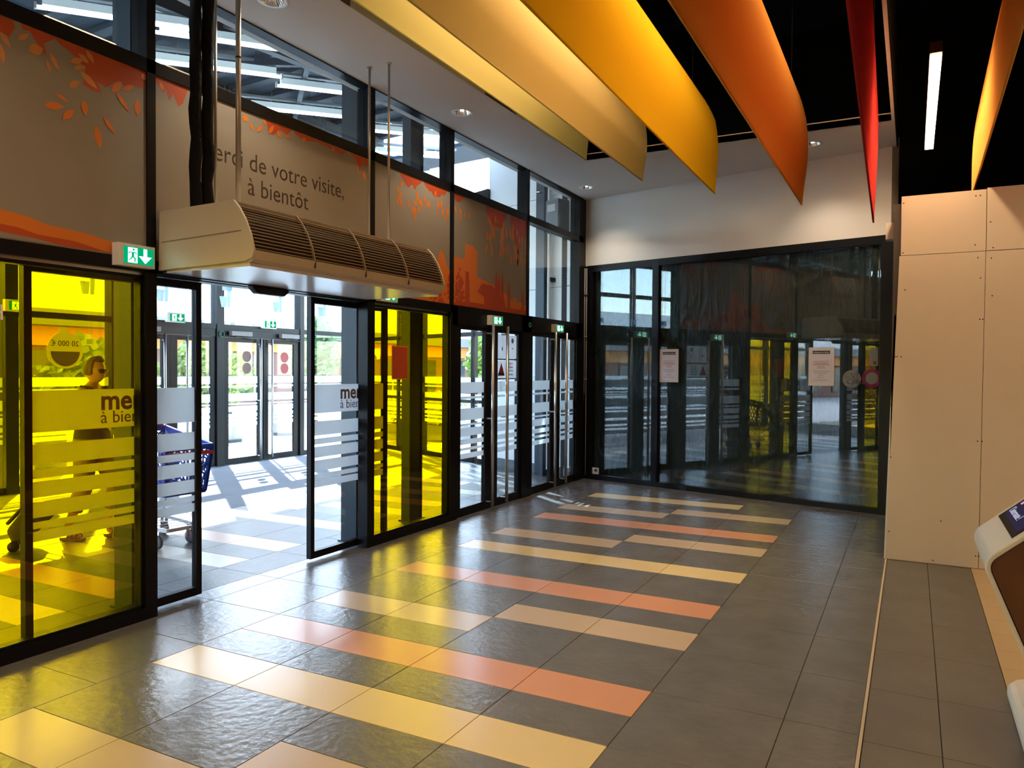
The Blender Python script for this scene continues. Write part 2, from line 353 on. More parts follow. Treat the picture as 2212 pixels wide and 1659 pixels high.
# green ring buttons
def ring(label, x, y, z, r=.026):
    n = 24; mb = MB(); vs = []; fs = []
    for i in range(n):
        a = 2*math.pi*i/n
        for k in range(8):
            b = 2*math.pi*k/8; R = r + .007*math.cos(b); vs.append((x + .007*math.sin(b), y + R*math.cos(a), z + R*math.sin(a)))
    for i in range(n):
        for k in range(8): fs.append((i*8+k, i*8+(k+1)%8, ((i+1)%n)*8+(k+1)%8, ((i+1)%n)*8+k))
    return mb.add(vs, fs).build('door_release_ring', pbr('ring_green', (.02, .22, .10), .4), None, True, label=label, cat='button')
ring('green release ring on the black post between the two inner double doors', -3.015, 5.345, 2.075)

# ---- exit signs
def exit_sign(label, x, y0, y1, z0, z1, fx=1, lit=True):
    o = thing('exit_sign', label, 'exit sign', (x, (y0+y1)/2, z0), 'green emergency exit signs')
    a, b = (x, x + .055) if fx > 0 else (x - .055, x); f = b if fx > 0 else a
    box('case', WPL, o, a, b, y0, y1, z0, z1)
    e = .002*fx; W = y1-y0; H = z1-z0; yo = y0 + W*.14
    def yy(t): return yo + (y1 - W*.05 - yo)*t
    def zz(t): return z0 + H*(.12 + .76*t)
    fc = MB().box(min(f, f+e), max(f, f+e), yy(0), yy(1), zz(0), zz(1)).build('face', GRN, o)
    e2 = f + e
    def pl(pts): 
        return MB().prism([(e2, yy(a), zz(b)) for a, b in pts], (.001*fx, 0, 0))
    pl([(.5,.5),(.66,.5),(.66,.95),(.78,.95),(.78,.5),(.94,.5),(.72,.08)]).build('arrow', GRW, fc)
    pl([(.14,.06),(.45,.06),(.45,.94),(.14,.94)]).build('doorway', GRW, fc)
    mb = MB()
    e3 = e2 + .0012*fx
    for pts in ([(.25,.70),(.34,.68),(.33,.42),(.26,.40)], [(.27,.44),(.33,.44),(.40,.30),(.37,.10),(.34,.10),(.35,.28)], [(.26,.44),(.31,.42),(.24,.24),(.15,.16),(.14,.20),(.21,.27)], [(.33,.68),(.42,.56),(.44,.60),(.34,.74)], [(.25,.70),(.18,.60),(.13,.62),(.14,.66),(.18,.66),(.26,.76)], [(.29,.78),(.34,.77),(.36,.84),(.33,.91),(.29,.88)]):
        mb.prism([(e3, yy(a), zz(b)) for a, b in pts], (.001*fx, 0, 0))
    mb.build('running_figure', GRN, fc); return o
exit_sign('lit green exit sign above the yellow pane, beside the air curtain', -3.02, -.085, .155, 2.125, 2.255)
exit_sign('lit green exit sign above the door with the warning triangle notice', -3.02, 4.30, 4.56, 2.02, 2.125)
exit_sign('lit green exit sign over the last double door in the corner', -3.02, 5.97, 6.24, 2.02, 2.12)
exit_sign('green exit sign half hidden under the far end of the air curtain', -3.02, 2.36, 2.60, 2.12, 2.22)

# ---- printed panels
PN = [('printed panel with large orange leaves, nearest the picture edge', -2.7, .17), ('lettered panel with farewell text behind the hanging pipes', .185, 2.315),
      ('plain printed panel with hanging leaves, above the air curtain end', 2.33, 3.59), ('printed panel with orange townscape and cypress trees', 3.605, 5.295)]
panels = []
for l, a, b in PN:
    p = thing('printed_panel', l, 'sign panel', (-3.03, (a+b)/2, 2.185), 'printed panels over the entrance')
    box('board', PANEL, p, -3.05, -3.03, a + .006, b - .006, 2.187, 3.313); panels.append(p)
LC = [0]
def leafshape(mb, y, z, L, Wd, ang, x=-3.0294, bend=.0):
    d = Vector((0, math.cos(ang), math.sin(ang))); n = Vector((0, -math.sin(ang), math.cos(ang))); pts = []
    LC[0] = (LC[0] + 1) % 23; x += .000012*LC[0]
    prof = [(0, 0), (.18, .55), (.42, 1), (.68, .8), (.88, .35), (1, 0)]
    for t, w_ in prof: pts.append(Vector((x, y, z)) + d*L*t + n*(Wd*w_*.5 + bend*L*math.sin(t*math.pi)))
    for t, w_ in prof[-2:0:-1]: pts.append(Vector((x, y, z)) + d*L*t + n*(-Wd*w_*.5 + bend*L*math.sin(t*math.pi)))
    mb.prism(pts, (.0002, 0, 0))
def blob(mb, y0, y1, depth, x, rnd, step=.035):
    y = y0
    n = max(3, int((y1-y0)/step)); pts = [(x, y0, 3.31)]
    for i in range(n + 1):
        t = i/n; pts.append((x, y0+(y1-y0)*t, 3.31 - depth*(math.sin(math.pi*min(max(t, .03), .97))**.6)*(.55 + .45*rnd.random())))
    pts.append((x, y1, 3.31)); mb.prism(pts, (.0003, 0, 0))
rnd = random.Random(3)
# panel 1: big leaves, measured from the photograph
LP = [(-0.684, 3.23, -0.633, 3.166), (-0.684, 3.17, -0.667, 3.074), (-0.599, 3.221, -0.54, 3.272), (-0.543, 3.187, -0.469, 3.222), (-0.433, 3.216, -0.383, 3.135), (-0.45, 3.171, -0.431, 3.109), (-0.322, 3.207, -0.248, 3.243), (-0.275, 3.269, -0.216, 3.234), (-0.232, 3.305, -0.184, 3.246), (-0.301, 3.179, -0.233, 3.213), (-0.265, 3.177, -0.162, 3.109), (-0.328, 3.067, -0.27, 3.119), (-0.466, 2.927, -0.356, 2.951), (-0.404, 3.01, -0.331, 2.984), (-0.367, 2.878, -0.3, 2.953), (-0.244, 3.021, -0.236, 2.939), (-0.052, 3.129, 0.035, 3.041), (-0.13, 2.965, -0.059, 2.888), (-0.174, 2.9, -0.147, 2.78), (-0.003, 3.153, 0.063, 3.204), (0.09, 3.134, 0.087, 3.029), (-0.078, 3.12, -0.014, 3.2), (0.112, 3.269, 0.149, 3.287)]
WD = [.03,.03,.028,.06,.03,.022,.035,.035,.03,.026,.04,.035,.042,.022,.04,.042,.03,.03,.046,.034,.045,.045,.04]
def poly(p, pts, m, x, nm='leaf_print'): return MB().prism([(x, a, min(b, 3.312)) for a, b in pts], (.0002, 0, 0)).build(nm, m, p)
def leafseg(p, seg, wd, m, x):
    y0, z0, y1, z1 = seg; mb = MB(); leafshape(mb, y0, z0, math.hypot(y1-y0, z1-z0), wd, math.atan2(z1-z0, y1-y0), x); mb.build('leaf_print', m, p)
poly(panels[0], [(-0.586,3.312),(-0.382,3.312),(-0.194,3.312),(0.149,3.312),(0.152,3.266),(0.118,3.206),(0.057,3.207),(0.003,3.181),(-0.032,3.204),(-0.112,3.135),(-0.162,3.15),(-0.138,3.093),(-0.19,3.092),(-0.249,3.106),(-0.233,3.208),(-0.322,3.262),(-0.383,3.284),(-0.403,3.301),(-0.462,3.254),(-0.448,3.186),(-0.467,3.208),(-0.515,3.258),(-0.533,3.289),(-0.571,3.284)], LEAF2, -3.0299)
poly(panels[0], [(-1.2,3.312),(-0.621,3.312),(-0.61,3.278),(-0.639,3.219),(-0.684,3.23),(-.8,3.2),(-1.0,3.15),(-1.2,3.25)], LEAF2, -3.0299)
for i, sg in enumerate(LP): leafseg(panels[0], sg, WD[i], LEAF1 if i > 11 else LEAF3, -3.0296 + .00025*(i % 9))
MB().prism([(-3.0296,-2.69,2.42),(-3.0296,-.7,2.335),(-3.0296,-.55,2.32),(-3.0296,-.45,2.295),(-3.0296,-.25,2.285),(-3.0296,-.1,2.262),(-3.0296,.16,2.255),(-3.0296,.16,2.195),(-3.0296,-2.69,2.195)], (.0003,0,0)).build('ground_print', LEAF1, panels[0])
MB().prism([(-3.0292,-2.69,2.33),(-3.0292,-.72,2.262),(-3.0292,-.6,2.255),(-3.0292,-.5,2.235),(-3.0292,-.3,2.23),(-3.0292,-.1,2.195),(-3.0292,-2.69,2.195)], (.0003,0,0)).build('ground_print', LEAF2, panels[0])
MB().prism([(-3.0289,-2.69,2.27),(-3.0289,-.72,2.222),(-3.0289,-.5,2.21),(-3.0289,-.36,2.192),(-3.0289,-2.69,2.192)], (.0003,0,0)).build('ground_print', PANEL, panels[0])
# panel 2
poly(panels[1], [(.19,3.312),(0.45,3.312),(0.407,3.205),(0.375,3.175),(0.337,3.242),(0.307,3.193),(0.284,3.257),(0.27,3.226),(0.225,3.269),(.19,3.265)], LEAF2, -3.0299)
poly(panels[1], [(1.06,3.312),(1.372,3.312),(1.318,3.257),(1.245,3.275),(1.183,3.22),(1.132,3.221),(1.112,3.305)], LEAF2, -3.0299)
poly(panels[1], [(1.393,3.312),(1.989,3.305),(1.937,3.266),(1.619,3.291),(1.504,3.261),(1.394,3.285)], LEAF2, -3.0299)
poly(panels[1], [(2.02,3.312),(2.3,3.312),(2.26,3.24),(2.2,3.26),(2.15,3.2),(2.1,3.27)], LEAF2, -3.0299)
for i, sg in enumerate([(0.24,3.287,0.27,3.239),(0.195,3.152,0.215,3.086),(0.891,3.269,0.947,3.257),(0.962,3.246,0.99,3.196),(1.024,3.198,1.073,3.256),(1.082,3.308,1.102,3.265),(1.132,3.214,1.183,3.288),(1.214,3.259,1.255,3.217),(1.297,3.251,1.34,3.24),(1.504,3.284,1.482,3.247),(1.811,3.301,1.836,3.266),(2.12,3.23,2.13,3.17),(2.2,3.2,2.22,3.12)]): leafseg(panels[1], sg, (.03,.03,.045,.03,.03)[i % 5], LEAF1, -3.0296 + .00025*(i % 9))
text('lettering', 'merci de votre visite,', .177, (-3.0292, 1.238, 2.915), (0, 1, 0), (0, 0, 1), INK, panels[1], 'CENTER', xs=.945, off=-.0008)
text('lettering', 'à bientôt', .177, (-3.0292, 1.238, 2.745), (0, 1, 0), (0, 0, 1), INK, panels[1], 'CENTER', xs=.945, off=-.0008)
# panel 3
q = MB(); blob(q, 2.72, 3.05, .14, -3.0298, rnd, .03); blob(q, 3.1, 3.5, .12, -3.0298, rnd, .03); q.build('leaf_print', LEAF2, panels[2], kind='stuff')
q = MB()
for i in range(26):
    y = 2.66 + rnd.random()*.86; leafshape(q, y, 3.27 - rnd.random()*.22, .06+.04*rnd.random(), .032, -1.2 - rnd.random()*.6)
for y, z in ((2.92,3.08),(2.96,3.04),(3.0,3.06),(2.9,3.02),(2.95,2.98)): leafshape(q, y, z, .07, .035, rnd.random()*2-2.2)
q.build('leaf_print', LEAF1, panels[2], kind='stuff')
q = MB().prism([(-3.0297,2.34,2.19),(-3.0297,3.585,2.19),(-3.0297,3.585,2.50),(-3.0297,3.50,2.56),(-3.0297,3.46,2.66),(-3.0297,3.40,2.72),(-3.0297,3.36,2.66),(-3.0297,3.3,2.46),(-3.0297,3.1,2.28),(-3.0297,2.34,2.22)], (.0003,0,0)); q.build('town_print', LEAF1, panels[2])
q = MB()
for i in range(40): 
    a = rnd.random()*2*math.pi; r = rnd.random()**.5; leafshape(q, 3.34+.14*r*math.cos(a), 2.25+.13*r*math.sin(a), .05, .035, rnd.random()*6, -3.0293)
    leafshape(q, 3.55+.05*r*math.cos(a)*.8, 2.37+.16*r*math.sin(a), .035, .03, -1.5+rnd.random(), -3.0293)
q.build('tree_print', LEAF2, panels[2], kind='stuff')
# panel 4
q = MB(); blob(q, 3.62, 3.80, .09, -3.0298, rnd, .03); blob(q, 4.28, 4.75, .32, -3.0298, rnd, .04); blob(q, 4.85, 5.28, .40, -3.0298, rnd, .04); q.build('leaf_print', LEAF2, panels[3], kind='stuff')
q = MB()
for i in range(70):
    k = rnd.random(); y = 4.28 + k*1.0; leafshape(q, y, 3.25 - rnd.random()*.42, .09+.05*rnd.random(), .04, -1.2 - rnd.random()*.7)
for i in range(8): leafshape(q, 3.63+.3*rnd.random(), 3.2-.12*rnd.random(), .07, .03, -1.2-rnd.random()*.6)
q.build('leaf_print', LEAF3, panels[3], kind='stuff')
def tp(pts, m, x=-3.0297, nm='town_print'): return MB().prism([(x, a, b) for a, b in pts], (.0003, 0, 0)).build(nm, m, panels[3])
tp([(3.61,2.19),(5.285,2.19),(5.285,2.30),(4.85,2.34),(4.7,2.42),(4.4,2.48),(4.1,2.52),(4.1,2.78),(4.02,2.83),(3.86,2.84),(3.84,2.68),(3.61,2.67)], LEAF1)
tp([(3.61,2.19),(5.285,2.19),(5.285,2.24),(4.75,2.24),(4.7,2.35),(4.6,2.37),(4.42,2.46),(4.2,2.46),(4.1,2.36),(4.25,2.32),(4.25,2.24),(3.95,2.24),(3.93,2.55),(3.86,2.55),(3.86,2.24),(3.61,2.21)], LEAF2, -3.0294)
q = MB()
for y, h in ((4.52,2.66),(4.58,2.62),(4.66,2.66),(4.82,2.56),(5.16,2.50)): q.prism([(-3.0291,y-.035,2.2),(-3.0291,y+.035,2.2),(-3.0291,y+.03,h-.15),(-3.0291,y,h),(-3.0291,y-.03,h-.15)], (.0003,0,0))
q.build('tree_print', LEAF2, panels[3], kind='stuff')
q = MB()
for i in range(60):
    a = rnd.random()*2*math.pi; r = rnd.random()**.5; leafshape(q, 3.73+.10*r*math.cos(a), 2.36+.18*r*math.sin(a), .045, .04, rnd.random()*6, -3.0289)
q.build('tree_print', LEAF2, panels[3], kind='stuff')
for yy_, a, b in ((4.97, 2.3, 2.37), (5.1, 2.27, 2.33)): tp([(yy_-.05,a),(yy_+.05,a),(yy_+.05,b),(yy_-.05,b)], LEAF3, -3.0290)

# ================================================================== AIR CURTAIN
ac = thing('air_curtain', 'beige over-door air curtain with dark louvred front hanging on rods', 'air curtain', (-2.68, 1.28, 2.12))
Y0, Y1 = .205, 2.187
prof = [(-3.0,2.125),(-2.99,2.485),(-2.36,2.495),(-2.315,2.45),(-2.265,2.375),(-2.225,2.29),(-2.20,2.20),(-2.215,2.155),(-2.27,2.14)]
front = [(-2.36,2.495),(-2.315,2.45),(-2.265,2.375),(-2.225,2.29),(-2.20,2.20)]
body = [(-3.0,2.125),(-2.99,2.485),(-2.36,2.485),(-2.335,2.44),(-2.285,2.365),(-2.245,2.285),(-2.222,2.20),(-2.20,2.20),(-2.215,2.15),(-2.235,2.135)]
MB().prism([(x, Y0+.012, z) for x, z in body], (0, Y1-Y0-.024, 0)).build('body', CURT, ac)
for y in (Y0, Y1 - .016): MB().prism([(x, y, z) for x, z in prof], (0, .016, 0)).build('end_cap', CURT, ac, bevel=.004)
MB().bar((-2.97, Y0-.001, 2.295), (-2.30, Y0-.001, 2.315), .004, .006).build('seam', pbr('seam_line', (.3, .26, .2), .6), ac)
MB().grid(lambda u, v: (lambda i, t: (front[i][0]+(front[i+1][0]-front[i][0])*t - .017, Y0+.02+(Y1-Y0-.04)*v, front[i][1]+(front[i+1][1]-front[i][1])*t - .004))(min(int(u*4), 3), u*4 - min(int(u*4), 3)), 16, 1).build('grille_back', GRILL, ac)
for k in range(17):
    u = (k + .5)/17*4; i = min(int(u), 3); t = u - i
    x = front[i][0]+(front[i+1][0]-front[i][0])*t; z = front[i][1]+(front[i+1][1]-front[i][1])*t
    MB().prism([(x-.012, Y0+.02, z-.001), (x, Y0+.02, z-.0045), (x+.0015, Y0+.02, z-.0005), (x-.010, Y0+.02, z+.003)], (0, Y1-Y0-.04, 0)).build('louvre', pbr('louvre_beige', (.36, .29, .22), .5), ac)
for k in range(1, 4):
    y = Y0 + (Y1-Y0)*k/4
    MB().prism([(x-.018, y, z) for x, z in front] + [(x+.0018, y, z) for x, z in front[::-1]], (0, .008, 0)).build('divider', pbr('louvre_beige', (.36, .29, .22), .5), ac)
    box('joint', GRILL, ac, -2.2105, -2.1985, y+.004, y+.007, 2.155, 2.20)
box('outlet_plate', pbr('outlet_white', (.8, .8, .8), .22), ac, -2.95, -2.25, Y0+.02, Y1-.02, 2.112, 2.1345)
box('outlet_slot', GRILL, ac, -2.985, -2.955, Y0+.02, Y1-.02, 2.112, 2.126)
RODL = ['thin rear rod at the near end of the air curtain', 'thick front rod at the near end of the air curtain', 'rear rod at the far end of the air curtain', 'front rod at the far end of the air curtain']
for i, (x, y, r) in enumerate(((-2.774,.44,.010),(-2.582,.445,.0165),(-2.774,1.953,.010),(-2.582,1.953,.010))):
    o = thing('support_rod', RODL[i], 'rod', (x, y, 2.53), 'rods carrying the air curtain')
    MB().tube([(x,y,2.488),(x,y,CZ)], r, 12).build('rod', pbr('galv_rod', (.42,.38,.34), .4, metal=.6), o, smooth=True)
    MB().lathe((x,y,CZ-.012), [(r, 0), (r+.012, .004), (r+.012, .012)], 14).build('ceiling_cup', GREY, o)
    if i == 1: MB().tube([(x,y,3.42),(x,y,3.43)], r+.0015, 12).build('tie', BLK, o)
for i, (x, y) in enumerate(((-2.75,.272),(-2.74,.352))):
    pts = [(x + .004*math.sin(k*1.7+i), y + .004*math.cos(k*1.3+i), 2.49 + k*.085) for k in range(18)]
    MB().tube(pts, [.035 + .003*math.sin(k*2.1+i) for k in range(18)], 14).build('insulated_pipe', TAPE, None, True, label=['black wrapped pipe into the air curtain, outer of the two', 'black wrapped pipe into the air curtain, beside the thin rod'][i], cat='pipe', group='black wrapped pipes')
sn = thing('door_sensor', 'black motion sensor box under the door head', 'sensor', (-3.0, 1.1, 2.05))
MB().prism([(-3.018,.925,2.108),(-3.018,1.27,2.108),(-3.02,1.27,2.085),(-3.02,1.23,2.055),(-3.02,.975,2.055),(-3.02,.925,2.095)], (.055,0,0)).build('housing', BLK, sn, bevel=.006)
box('lens', pbr('sensor_lens', (.02,.02,.025), .1), sn, -2.966, -2.963, .99, 1.21, 2.06, 2.085)
MB().box(-3.2, -3.09, .21, 2.25, 2.105, 2.185).build('door_track', BLK, None, label='black sliding door track above the opening', cat='door track', kind='structure')
MB().box(-3.25, -3.2, .3, .7, 2.10, 2.16).box(-3.25, -3.2, 1.0, 1.6, 2.12, 2.16).build('door_motor', pbr('motor_grey', (.35, .36, .40), .4), None, label='grey door motor behind the sliding door track', cat='motor')

# ================================================================== BACK WALL / SHOP FRONT
def bp(s, z, o=0.0):    # o: distance into the hall
    p = BW0 + BWD*s + BWN*o; return Vector((p.x, p.y, z))
def bbox(mb, s0, s1, z0, z1, o0, o1):
    return mb.prism([bp(s0, z0, o0), bp(s1, z0, o0), bp(s1, z0, o1), bp(s0, z0, o1)], (0, 0, z1-z0))
bw = thing('wall_back', 'pale plastered wall above the dark shop window', 'wall', (-1.2, 6.7, 3.0), kind='structure')
bbox(MB(), -.03, 4.06, 3.0, CZ+.15, -.25, 0).build('plaster', WHT, bw)
sf = thing('shop_front', 'black framed glass shop front closed off with dark plastic sheet', 'shop window', (-1.2, 6.7, 0), kind='structure')
for s0, s1 in ((.09,.18),(1.15,1.245),(3.97,4.12)): bbox(MB(), s0, s1, 0, 3.0, -.09, .015).build('post', BLK, sf)
bbox(MB(), .18, 3.97, 0, .065, -.09, .012).build('rail', BLK, sf); bbox(MB(), .09, 4.12, 2.915, 3.0, -.09, .012).build('rail', BLK, sf)
SHOPG = glass('shop_glass', (.88, .93, .93), 1.72)
for s0, s1 in ((.18,1.15),(1.245,2.624),(2.63,3.97)): bbox(MB(), s0, s1, .065, 2.915, -.03, -.02).build('pane', SHOPG, sf)
sh = bpy.data.materials.new('dark_plastic_sheet'); sh.use_nodes = True; n = sh.node_tree.nodes; l = sh.node_tree.links; b = n['Principled BSDF']
b.inputs['Base Color'].default_value = (.022, .03, .031, 1); b.inputs['Roughness'].default_value = .45; b.inputs['Specular IOR Level'].default_value = .35
g = n.new('ShaderNodeNewGeometry'); mpn = n.new('ShaderNodeMapping'); mpn.inputs['Scale'].default_value = (3, 3, .55); t = n.new('ShaderNodeTexNoise'); t.inputs['Scale'].default_value = 2.3; t.inputs['Detail'].default_value = 7; t.inputs['Distortion'].default_value = 1.4
bu = n.new('ShaderNodeBump'); bu.inputs['Strength'].default_value = .9; bu.inputs['Distance'].default_value = .05
l.new(g.outputs['Position'], mpn.inputs[0]); l.new(mpn.outputs[0], t.inputs[0]); l.new(t.outputs[0], bu.inputs['Height']); l.new(bu.outputs[0], b.inputs['Normal'])
rs = random.Random(5)
folds = [(rs.uniform(.2,3.9), rs.uniform(.3,2.9), rs.uniform(-1.2,1.2), rs.uniform(.02,.05), rs.uniform(.3,1.0)) for _ in range(46)]
def sheet(u, v):
    s = .1 + 3.95*u; z = .02 + 2.95*v; d = 0
    for fs, fz, fa, fw, fl in folds:
        a = (s-fs)*math.cos(fa) + (z-fz)*math.sin(fa); b_ = -(s-fs)*math.sin(fa) + (z-fz)*math.cos(fa)
        d += .012*math.exp(-(a/fw)**2 - (b_/fl)**2)
    return bp(s, z, -.075 + min(d, .03))
MB().grid(sheet, 170, 120).build('plastic_sheet', sh, sf, True)
bbox(MB(), -.03, 4.3, 0, 3.0, -.4, -.3).build('wall_back', BLK2, None, label='black hoarding standing behind the dark plastic sheet', cat='wall', kind='structure')
bbox(MB(), -.05, .09, 0, 3.0, -.12, -.01).box(-3.35, -3.03, 7.021, 7.6, 0, 5.8).build('trim_2', BLK, None, label='black corner filler between entrance and shop front, with an added sun block', cat='trim', kind='structure')  # tall unseen box added at the corner to stop a sun streak
xd = (BWD.x, BWD.y, 0)
def poster(label, s0, s1, z0, z1):
    o = thing('poster', label, 'poster', bp((s0+s1)/2, z0, .0), 'notices taped to the shop window')
    bbox(MB(), s0, s1, z0, z1, -.0185, -.0175).build('sleeve', frost('sleeve_film', (.8,.78,.8), .3, .25) if 'sleeve_film' not in MATS else MATS['sleeve_film'], o)
    W = s1-s0; H = z1-z0
    bbox(MB(), s0+.02, s1-.02, z0+.03, z1-.02, -.0172, -.0165).build('sheet', pbr('poster_paper', (.50,.48,.55), .6), o)
    bbox(MB(), s0+W*.16, s1-W*.16, z1-H*.17, z1-H*.09, -.0163, -.0155).build('header', pbr('poster_black', (.01,.01,.02), .4), o)
    text('lettering', 'La Boutique du Coiffeur', W*.064, bp((s0+s1)/2, z1-H*.147, -.0148), xd, (0,0,1), WPL, o, 'CENTER')
    q = MB()
    for z, f in ((.36,.62),(.41,.58),(.50,.3),(.535,.34),(.62,.62),(.67,.5),(.72,.2),(.78,.3),(.85,.55)): bbox(q, s0+W*(.5-f/2), s0+W*(.5+f/2), z1-H*z-.004, z1-H*z+.002, -.0163, -.0157)
    q.build('text_lines', pbr('poster_text', (.25,.22,.25), .6), o, kind='stuff')
    q = MB(); bbox(q, s0+W*.18, s1-W*.18, z1-H*.462, z1-H*.445, -.0163, -.0157); bbox(q, s0+W*.3, s1-W*.3, z1-H*.425, z1-H*.41, -.0163, -.0157); q.build('text_lines', pbr('poster_red', (.45,.12,.15), .6), o, kind='stuff')
    return o
poster('paper notice with black header beside the dark post', 1.255, 1.53, 1.385, 1.815)
poster('paper notice with black header near the round stickers', 3.20, 3.485, 1.375, 1.81)
STK = frost('sticker_film', (.42,.45,.46), .2, .62); PNK = frost('pink_film', (.34,.05,.17), .2, .45)
def disc(name, mat, parent, s, z, r, o0, r_in=0, n=40):
    mb = MB()
    if r_in:
        vs = []; fs = []
        for i in range(n):
            a = 2*math.pi*i/n
            for rr, oo in ((r,o0),(r_in,o0),(r_in,o0+.0006),(r,o0+.0006)): vs.append(bp(s+rr*math.cos(a), z+rr*math.sin(a), oo))
        for i in range(n):
            j = (i+1) % n
            for k in range(4): fs.append((i*4+k, i*4+(k+1)%4, j*4+(k+1)%4, j*4+k))
        mb.add(vs, fs)
    else: mb.prism([bp(s+r*math.cos(2*math.pi*i/n), z+r*math.sin(2*math.pi*i/n), o0) for i in range(n)], (BWN.x*.0006, BWN.y*.0006, 0))
    return mb.build(name, mat, parent)
s1 = thing('sticker', 'pale round click and collect sticker on the shop window', 'sticker', bp(3.675, 1.36, 0))
disc('disc', STK, s1, 3.675, 1.455, .098, -.0188)
text('lettering', 'Click', .072, bp(3.60, 1.475, -.0175), xd, (0,0,1), TXT, s1); text('lettering', '&', .05, bp(3.685, 1.45, -.0175), xd, (0,0,1), TXT, s1); text('lettering', 'Collect', .072, bp(3.625, 1.40, -.0175), xd, (0,0,1), INK, s1)
s2 = thing('sticker', 'round pink ring sticker on the shop window edge', 'sticker', bp(3.885, 1.36, 0))
disc('ring', PNK, s2, 3.885, 1.465, .105, -.0188, .065); disc('disc', STK, s2, 3.885, 1.465, .064, -.0188)
s3 = thing('sticker', 'small pale rectangular sticker above the pink ring', 'sticker', bp(3.9, 1.6, 0))
bbox(MB(), 3.855, 3.945, 1.60, 1.80, -.0188, -.0182).build('card', STK, s3); bbox(MB(), 3.90, 3.925, 1.62, 1.65, -.0178, -.0172).build('print_mark', INK, s3)
s4 = thing('sticker', 'white camera surveillance sticker low in the shop window corner', 'sticker', bp(.24, .08, 0))
bbox(MB(), .185, .295, .075, .165, -.0188, -.018).build('card', WPL, s4)
MB().prism([bp(.205,.125,-.0178), bp(.25,.15,-.0178), bp(.275,.13,-.0178), bp(.262,.105,-.0178), bp(.23,.11,-.0178)], (BWN.x*.0006, BWN.y*.0006, 0)).build('camera_print', pbr('cctv_ink', (.06,.08,.16), .5), s4)
# corner conduit and alarm
p = thing('conduit', 'grey vertical conduit in the corner by the shop window', 'conduit', bp(.06, 1.2, .03))
MB().tube([bp(.05,1.2,.02), bp(.05,2.97,.02)], .014, 10).build('tube', GREY, p, True); MB().tube([bp(.085,.05,.01), bp(.085,2.97,.01)], .009, 8).build('thin_tube', GREY, p, True)
for z in (1.4, 2.0, 2.6): bbox(MB(), .03, .1, z, z+.012, 0, .038).build('clip', GREY, p)
al = thing('fire_alarm', 'red fire alarm call point with white cap in the corner', 'alarm', bp(.0, 1.05, .03))
bbox(MB(), -.005, .06, 1.10, 1.19, .02, .07).build('box', REDP, al, bevel=.006); MB().lathe(bp(.03,1.04,.045), [(0,-.012),(.02,-.01),(.026,.012),(.022,.03),(0,.034)], 14).build('cap', WPL, al, True)
wb = thing('junction_box', 'slim white junction box above the fire alarm', 'box', bp(.0, 1.26, .03))
bbox(MB(), -.01, .035, 1.26, 1.36, .02, .06).build('box', WPL, wb, bevel=.004); bbox(MB(), .0, .022, 1.36, 1.62, .022, .05).build('strip', WPL, wb)

# ================================================================== CEILING
cl = thing('ceiling', 'off-white plastered soffit with a large rectangular opening', 'ceiling', (0, 2, CZ), kind='structure')
OX0, OX1, OY1 = -2.25, .872, 5.2
def holed(x0, x1, y0, y1, cx, cy, r, n=32):
    out = []
    for k in range(n):
        a = 2*math.pi*(k+.5)/n; dx, dy = math.cos(a), math.sin(a)
        t = min(((x1 if dx > 0 else x0)-cx)/dx, ((y1 if dy > 0 else y0)-cy)/dy); out.append((cx+dx*t, cy+dy*t))
    for cxn, cyn in ((x0,y0),(x1,y0),(x1,y1),(x0,y1)):           # snap the nearest ray ends into the corners
        k = min(range(n), key=lambda i: (out[i][0]-cxn)**2+(out[i][1]-cyn)**2); out[k] = (cxn, cyn)
    inn = [(cx+r*math.cos(2*math.pi*(k+.5)/n), cy+r*math.sin(2*math.pi*(k+.5)/n)) for k in range(n)]
    vs = [(x,y,CZ) for x,y in out]+[(x,y,CZ) for x,y in inn]+[(x,y,CZ+.06) for x,y in out]+[(x,y,CZ+.06) for x,y in inn]; fs = []
    for k in range(n):
        j = (k+1) % n; fs += [(k,j,n+j,n+k), (2*n+k,3*n+k,3*n+j,2*n+j), (n+k,n+j,3*n+j,3*n+k)]
    return MB().add(vs, fs)
DLY = [-1.6, .79, 3.19, 6.42]; DLX = {-1.6:-2.65, .79:-2.645, 3.19:-2.67, 6.42:-2.735}; HR = .086
ys_ = [-7]
for y in DLY:
    MB().box(-3.2, OX0, ys_[-1], y-.3, CZ, CZ+.06).build('soffit', CEI, cl); holed(-3.2, OX0, y-.3, y+.3, DLX[y], y, HR).build('soffit', CEI, cl); ys_.append(y+.3)
MB().box(-3.2, OX0, ys_[-1], 7.3, CZ, CZ+.06).build('soffit', CEI, cl)
BYF = lambda x: 7.14 - .97/3.89*(x+3.08) + .03
def sq(x0, x1, y0=None): return MB().prism([(x0, y0 or OY1, CZ), (x1, y0 or OY1, CZ), (x1, BYF(x1), CZ), (x0, BYF(x0), CZ)], (0,0,.06))
sq(OX0, -.15).build('soffit', CEI, cl); sq(.38, .90).build('soffit', CEI, cl); MB().box(-.15, .38, OY1, 5.42, CZ, CZ+.06).build('soffit', CEI, cl); holed(-.15, .38, 5.42, 5.95, .117, 5.69, HR).build('soffit', CEI, cl); sq(-.15, .38, 5.95).build('soffit', CEI, cl)
MB().box(OX1, .90, -7, OY1, CZ-.0, CZ+.25).build('edge_beam', CEI, cl)
MB().box(OX0-.02, OX0, -7, OY1, CZ+.06, CZ+.1).box(OX0, OX1, OY1, OY1+.02, CZ, CZ+.07).build('fascia', CEI, cl)
MB().box(.90, .915, -7, 6.2, CZ, CZ+.8).build('upstand', BLK2, cl)
vd = thing('ceiling', 'black painted roof void above the hanging banners', 'ceiling', (0, 0, 5.8), kind='structure')
